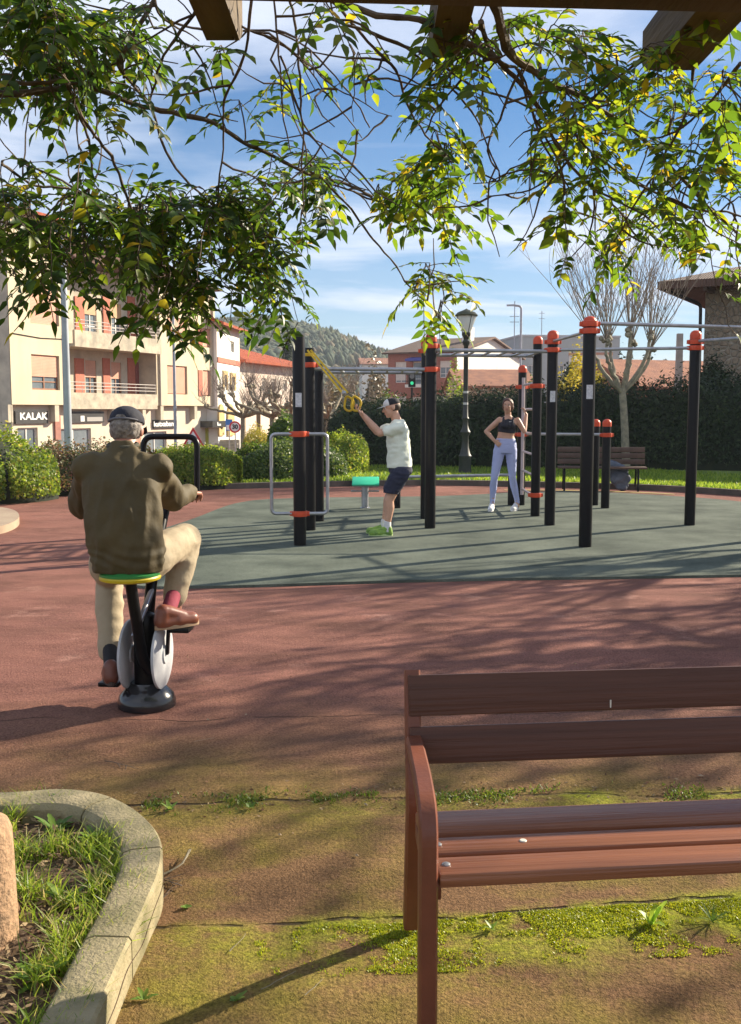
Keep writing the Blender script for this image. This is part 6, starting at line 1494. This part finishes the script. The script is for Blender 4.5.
for h_, k_, a_ in ((pel+Vector((0,-.09,0)), kN, aN), (pel+Vector((0,.09,0)), kF, aF)):
    chain(bm, [h_, k_, k_.lerp(a_, .3)+Vector((.012,0,0)), a_, a_+Vector((0,0,-.05))], [.09,.058,.060,.037,.035])
hand(bm, hnN, (-.72,.25,.62), (.5,0,.75), (0,-.3,1), .165, 1.3, r=.0095); hand(bm, hnF, (-.72,-.2,.62), (.5,0,.75), (0,.3,1), .165, 1.3, r=.0095)
bd = fuse('body', bm, .008, 3, m_skin, pm); face_parts(pm, w, rot, 1.06, m_lip, bd)
m_tee = fabric('pale_green_tshirt', (.78,.82,.70), (.70,.75,.63), .9, 5)
bm = BM()
loft(bm, [(mp_(399.5, 467.5), .152, .17), (mp_(399, 455), .148, .170), (mp_(398, 440), .142, .178), (mp_(398, 430), .132, .19), (mp_(398, 424), .10, .15), (mp_(398, 419.5), .064, .072)], 32, right=(1,0,0))
for a, b in ((shN, elN), (shF, elF)): cap(bm, a+Vector((.0,0,-.01)), a.lerp(b, .60), .074, .070)
ts = fuse('t_shirt', bm, .010, 5, m_tee, pm, disp=fold(.012, 7, 5, (1,1,1.4)), cut=[(mp_(399, 467.5), Vector((0,0,-1)))])
m_short = fabric('navy_shorts', (.022,.026,.055), (.016,.019,.04), .85, 5)
bm = BM(); ell(bm, mp_(400.5, 470), (.148, .168, .10))
for dy, kx in ((-.10, kN), (.09, kF)): cap(bm, mp_(400, 474, dy), Vector((mp_(391.5, 489, dy).x, kx.y, mp_(391.5, 489).z)), .118, .104)
fuse('shorts', bm, .010, 4, m_short, pm, disp=fold(.010, 8, 6), cut=[(mp_(391, 492.5), Vector((-.12,0,-1)).normalized())])
m_green_shoe = M('lime_shoe', (.24,.40,.05), (.10,.20,.04), 20, .6); m_soleg = M('sole_lime_white', (.45,.6,.25), None, rough=.7)
for a_, dx in ((aN, 0), (aF, -.02)):
    h_ = Vector((a_.x+.065, a_.y, .026)); shoe(pm, h_, h_+Vector((-.295, -.02 if dx == 0 else .03, 0)), None, m_green_shoe, m_soleg, .085, .046)
    bm = BM(); cap(bm, a_+Vector((0,0,.02)), a_+Vector((.0,0,-.09)), .044, .044, 14); obj('sock', bm, fabric('white_sock', (.7,.7,.7)), pm, world=True)
bm = BM(); ell(bm, w(0, -.012, .042), (.084, .104, .070), rot); cpw = fuse('cap_crown', bm, .006, 1, fabric('black_cap_mesh', (.015,.016,.02)), pm, cut=[(w(0, 0, .028), -rot.col[2])])
bm = BM(); ell(bm, w(0, -.010, .043), (.085, .106, .072), rot); fuse('cap_front', bm, .006, 1, fabric('white_cap_front', (.72,.72,.70)), cpw, cut=[(w(0, 0, .028), -rot.col[2]), (w(0, .028, 0), -rot.col[1])])
bm = BM(); vs = [[bm.verts.new(w(sin(a)*.078, .045+.055*cos(a)*(1+1.35*k), .034-.012*k)) for a in [-1.3+2.6*i/(n_-1) for i in range(n_)]] for k in (0, 1)]
for i in range(n_-1): bm.faces.new((vs[0][i], vs[0][i+1], vs[1][i+1], vs[1][i]))
bmesh.ops.solidify(bm, geom=bm.faces[:], thickness=.005); obj('cap_peak', bm, fabric('white_cap_front', (.72,.72,.70)), cpw, world=True)
bm = BM(); ell(bm, w(0, -.022, .000), (.079, .092, .072), rot); fuse('hair', bm, .006, 1, M('dark_hair', (.035,.02,.012), (.06,.035,.02), 40, .6, .6, 160), pm, cut=[(w(0, .0, 0), rot.col[1]), (w(0, 0, -.045), -rot.col[2])])
# ================= the woman with a hand on her hip
Yw = 15.15
def wp(px, py, dy=0): return P(px, py, Yw+dy)
pw = thing('person', 'woman in dark crop top and lilac leggings standing by the ladder, hand on her hip', 'person', (wp(505, 513).x, Yw, .024))
hc = wp(507.8, 406.0, -.02)
bm = BM(); w, rot = head(bm, hc, (-.28,-.95,.02), (.03,.05,1), .96)
neck = wp(508.5, 416.5); cap(bm, neck+Vector((0,0,-.05)), hc+Vector((0,.02,-.05)), .050, .047)
s1 = wp(499.5, 420); s2 = wp(517.5, 420.5); e1 = wp(486.2, 431.5, .04); e2 = wp(524.3, 431.5, -.02); h1 = wp(494.5, 440.8, -.09); h2 = wp(526.2, 414.5, .12)
loft(bm, [(wp(505.5, 448), .165, .10), (wp(505.8, 441), .150, .095), (wp(505.9, 435.5), .122, .085), (wp(506.8, 429), .130, .092), (wp(508, 422), .145, .095), (wp(508.3, 418.5), .11, .07), (wp(508.4, 416), .055, .055)], 32)
chain(bm, [s1, s1.lerp(e1, .5), e1, e1.lerp(h1, .35), h1], [.048,.042,.034,.035,.024]); chain(bm, [s2, s2.lerp(e2, .5), e2, e2.lerp(h2, .35), h2], [.048,.042,.034,.035,.024])
hp1 = wp(499.5, 450); hp2 = wp(511, 450); k1 = wp(494.0, 479.5, -.06); k2 = wp(512.5, 477.5, -.04); an1 = wp(492.3, 504, .0); an2 = wp(517.5, 504, .02)
for a, b, c in ((hp1, k1, an1), (hp2, k2, an2)): chain(bm, [a, b, c, c+Vector((0,0,-.03))], [.07,.045,.030,.03])
hand(bm, h1, (.75,-.1,-.62), (0,1,0), (-.2,-.4,1), .155, .5, r=.0075); hand(bm, h2, (-.2,.35,.9), (-.9,.3,0), (-1,-.6,.2), .155, 1.2, r=.0075)
bd = fuse('body', bm, .0065, 3, m_skin, pw); face_parts(pw, w, rot, .96, m_lip, bd)
m_top = fabric('dark_crop_top', (.012,.013,.022), (.018,.018,.03), .7, 6)
bm = BM(); loft(bm, [(wp(506.2, 432.8), .134, .098), (wp(506.6, 430), .137, .102), (wp(507.6, 424.5, -.004), .145, .108), (wp(508.2, 420.5), .105, .088), (wp(508.3, 419.2), .088, .082)], 32)
for q in (-1, 1): ell(bm, wp(507.8+q*3.9, 425.8, -.07), (.058, .048, .055)); cap(bm, wp(507.9+q*4.6, 423.5, -.085), wp(508.3+q*4.4, 418.0, -.03), .024, .022); cap(bm, wp(508.3+q*4.4, 418.0, -.03), wp(508.3+q*4.0, 419.0, .05), .022, .02)
cap(bm, wp(507.6, 426, -.085), wp(508.3, 420.2, -.055), .05, .030)
fuse('crop_top', bm, .008, 4, m_top, pw, cut=[(wp(506, 433.2), Vector((0,0,-1)))])
m_leg = fabric('lilac_leggings', (.42,.47,.74), (.37,.42,.68), .6, 4)
bm = BM(); loft(bm, [(wp(505.4, 453), .175, .115), (wp(505.5, 448), .168, .116), (wp(505.6, 443), .165, .108), (wp(505.8, 438.2), .140, .095)], 32)
for a, b, c in ((hp1, k1, an1), (hp2, k2, an2)): chain(bm, [a, a.lerp(b, .5), b, b.lerp(c, .3)+Vector((0,.015,0)), c+Vector((0,0,.02))], [.094,.076,.055,.058,.037])
fuse('leggings', bm, .008, 5, m_leg, pw, disp=fold(.003, 12, 4))
m_wsh = fabric('white_trainer', (.75,.75,.76))
for a_, tx, ty in ((an1, -.07, -.22), (an2, -.12, -.20)):
    h_ = Vector((a_.x+.01, a_.y+.06, .026)); shoe(pw, h_, h_+Vector((tx, ty, 0)), None, m_wsh, m_signw, .080, .042)
m_hair_b = M('auburn_hair', (.11,.04,.02), (.06,.022,.012), 40, .55, .6, 150)
bm = BM(); ell(bm, w(0, -.014, .026), (.084, .103, .097), rot); ell(bm, w(0, -.022, -.012), (.088,.088,.090), rot); ell(bm, w(0, -.105, .03), (.035,.04,.04), rot); hr = fuse('hair', bm, .006, 1, m_hair_b, pw, disp=lambda c, n: n*(.003*nz(c, 50)), cut=[(w(0, .048, .062), (rot.col[1]*.95-rot.col[2]*.35).normalized())])
bm = BM(); cap(bm, w(0, -.125, .03), w(.01, -.145, -.12), .030, .012); obj('ponytail', bm, m_hair_b, hr, world=True)
bm = BM(); c_ = wp(509, 421.6, -.14); box(bm, c_.x, c_.x+.035, c_.y-.012, c_.y-.004, c_.z-.005, c_.z+.003); obj('chest_logo', bm, m_signw, pw, world=True, smooth=False)
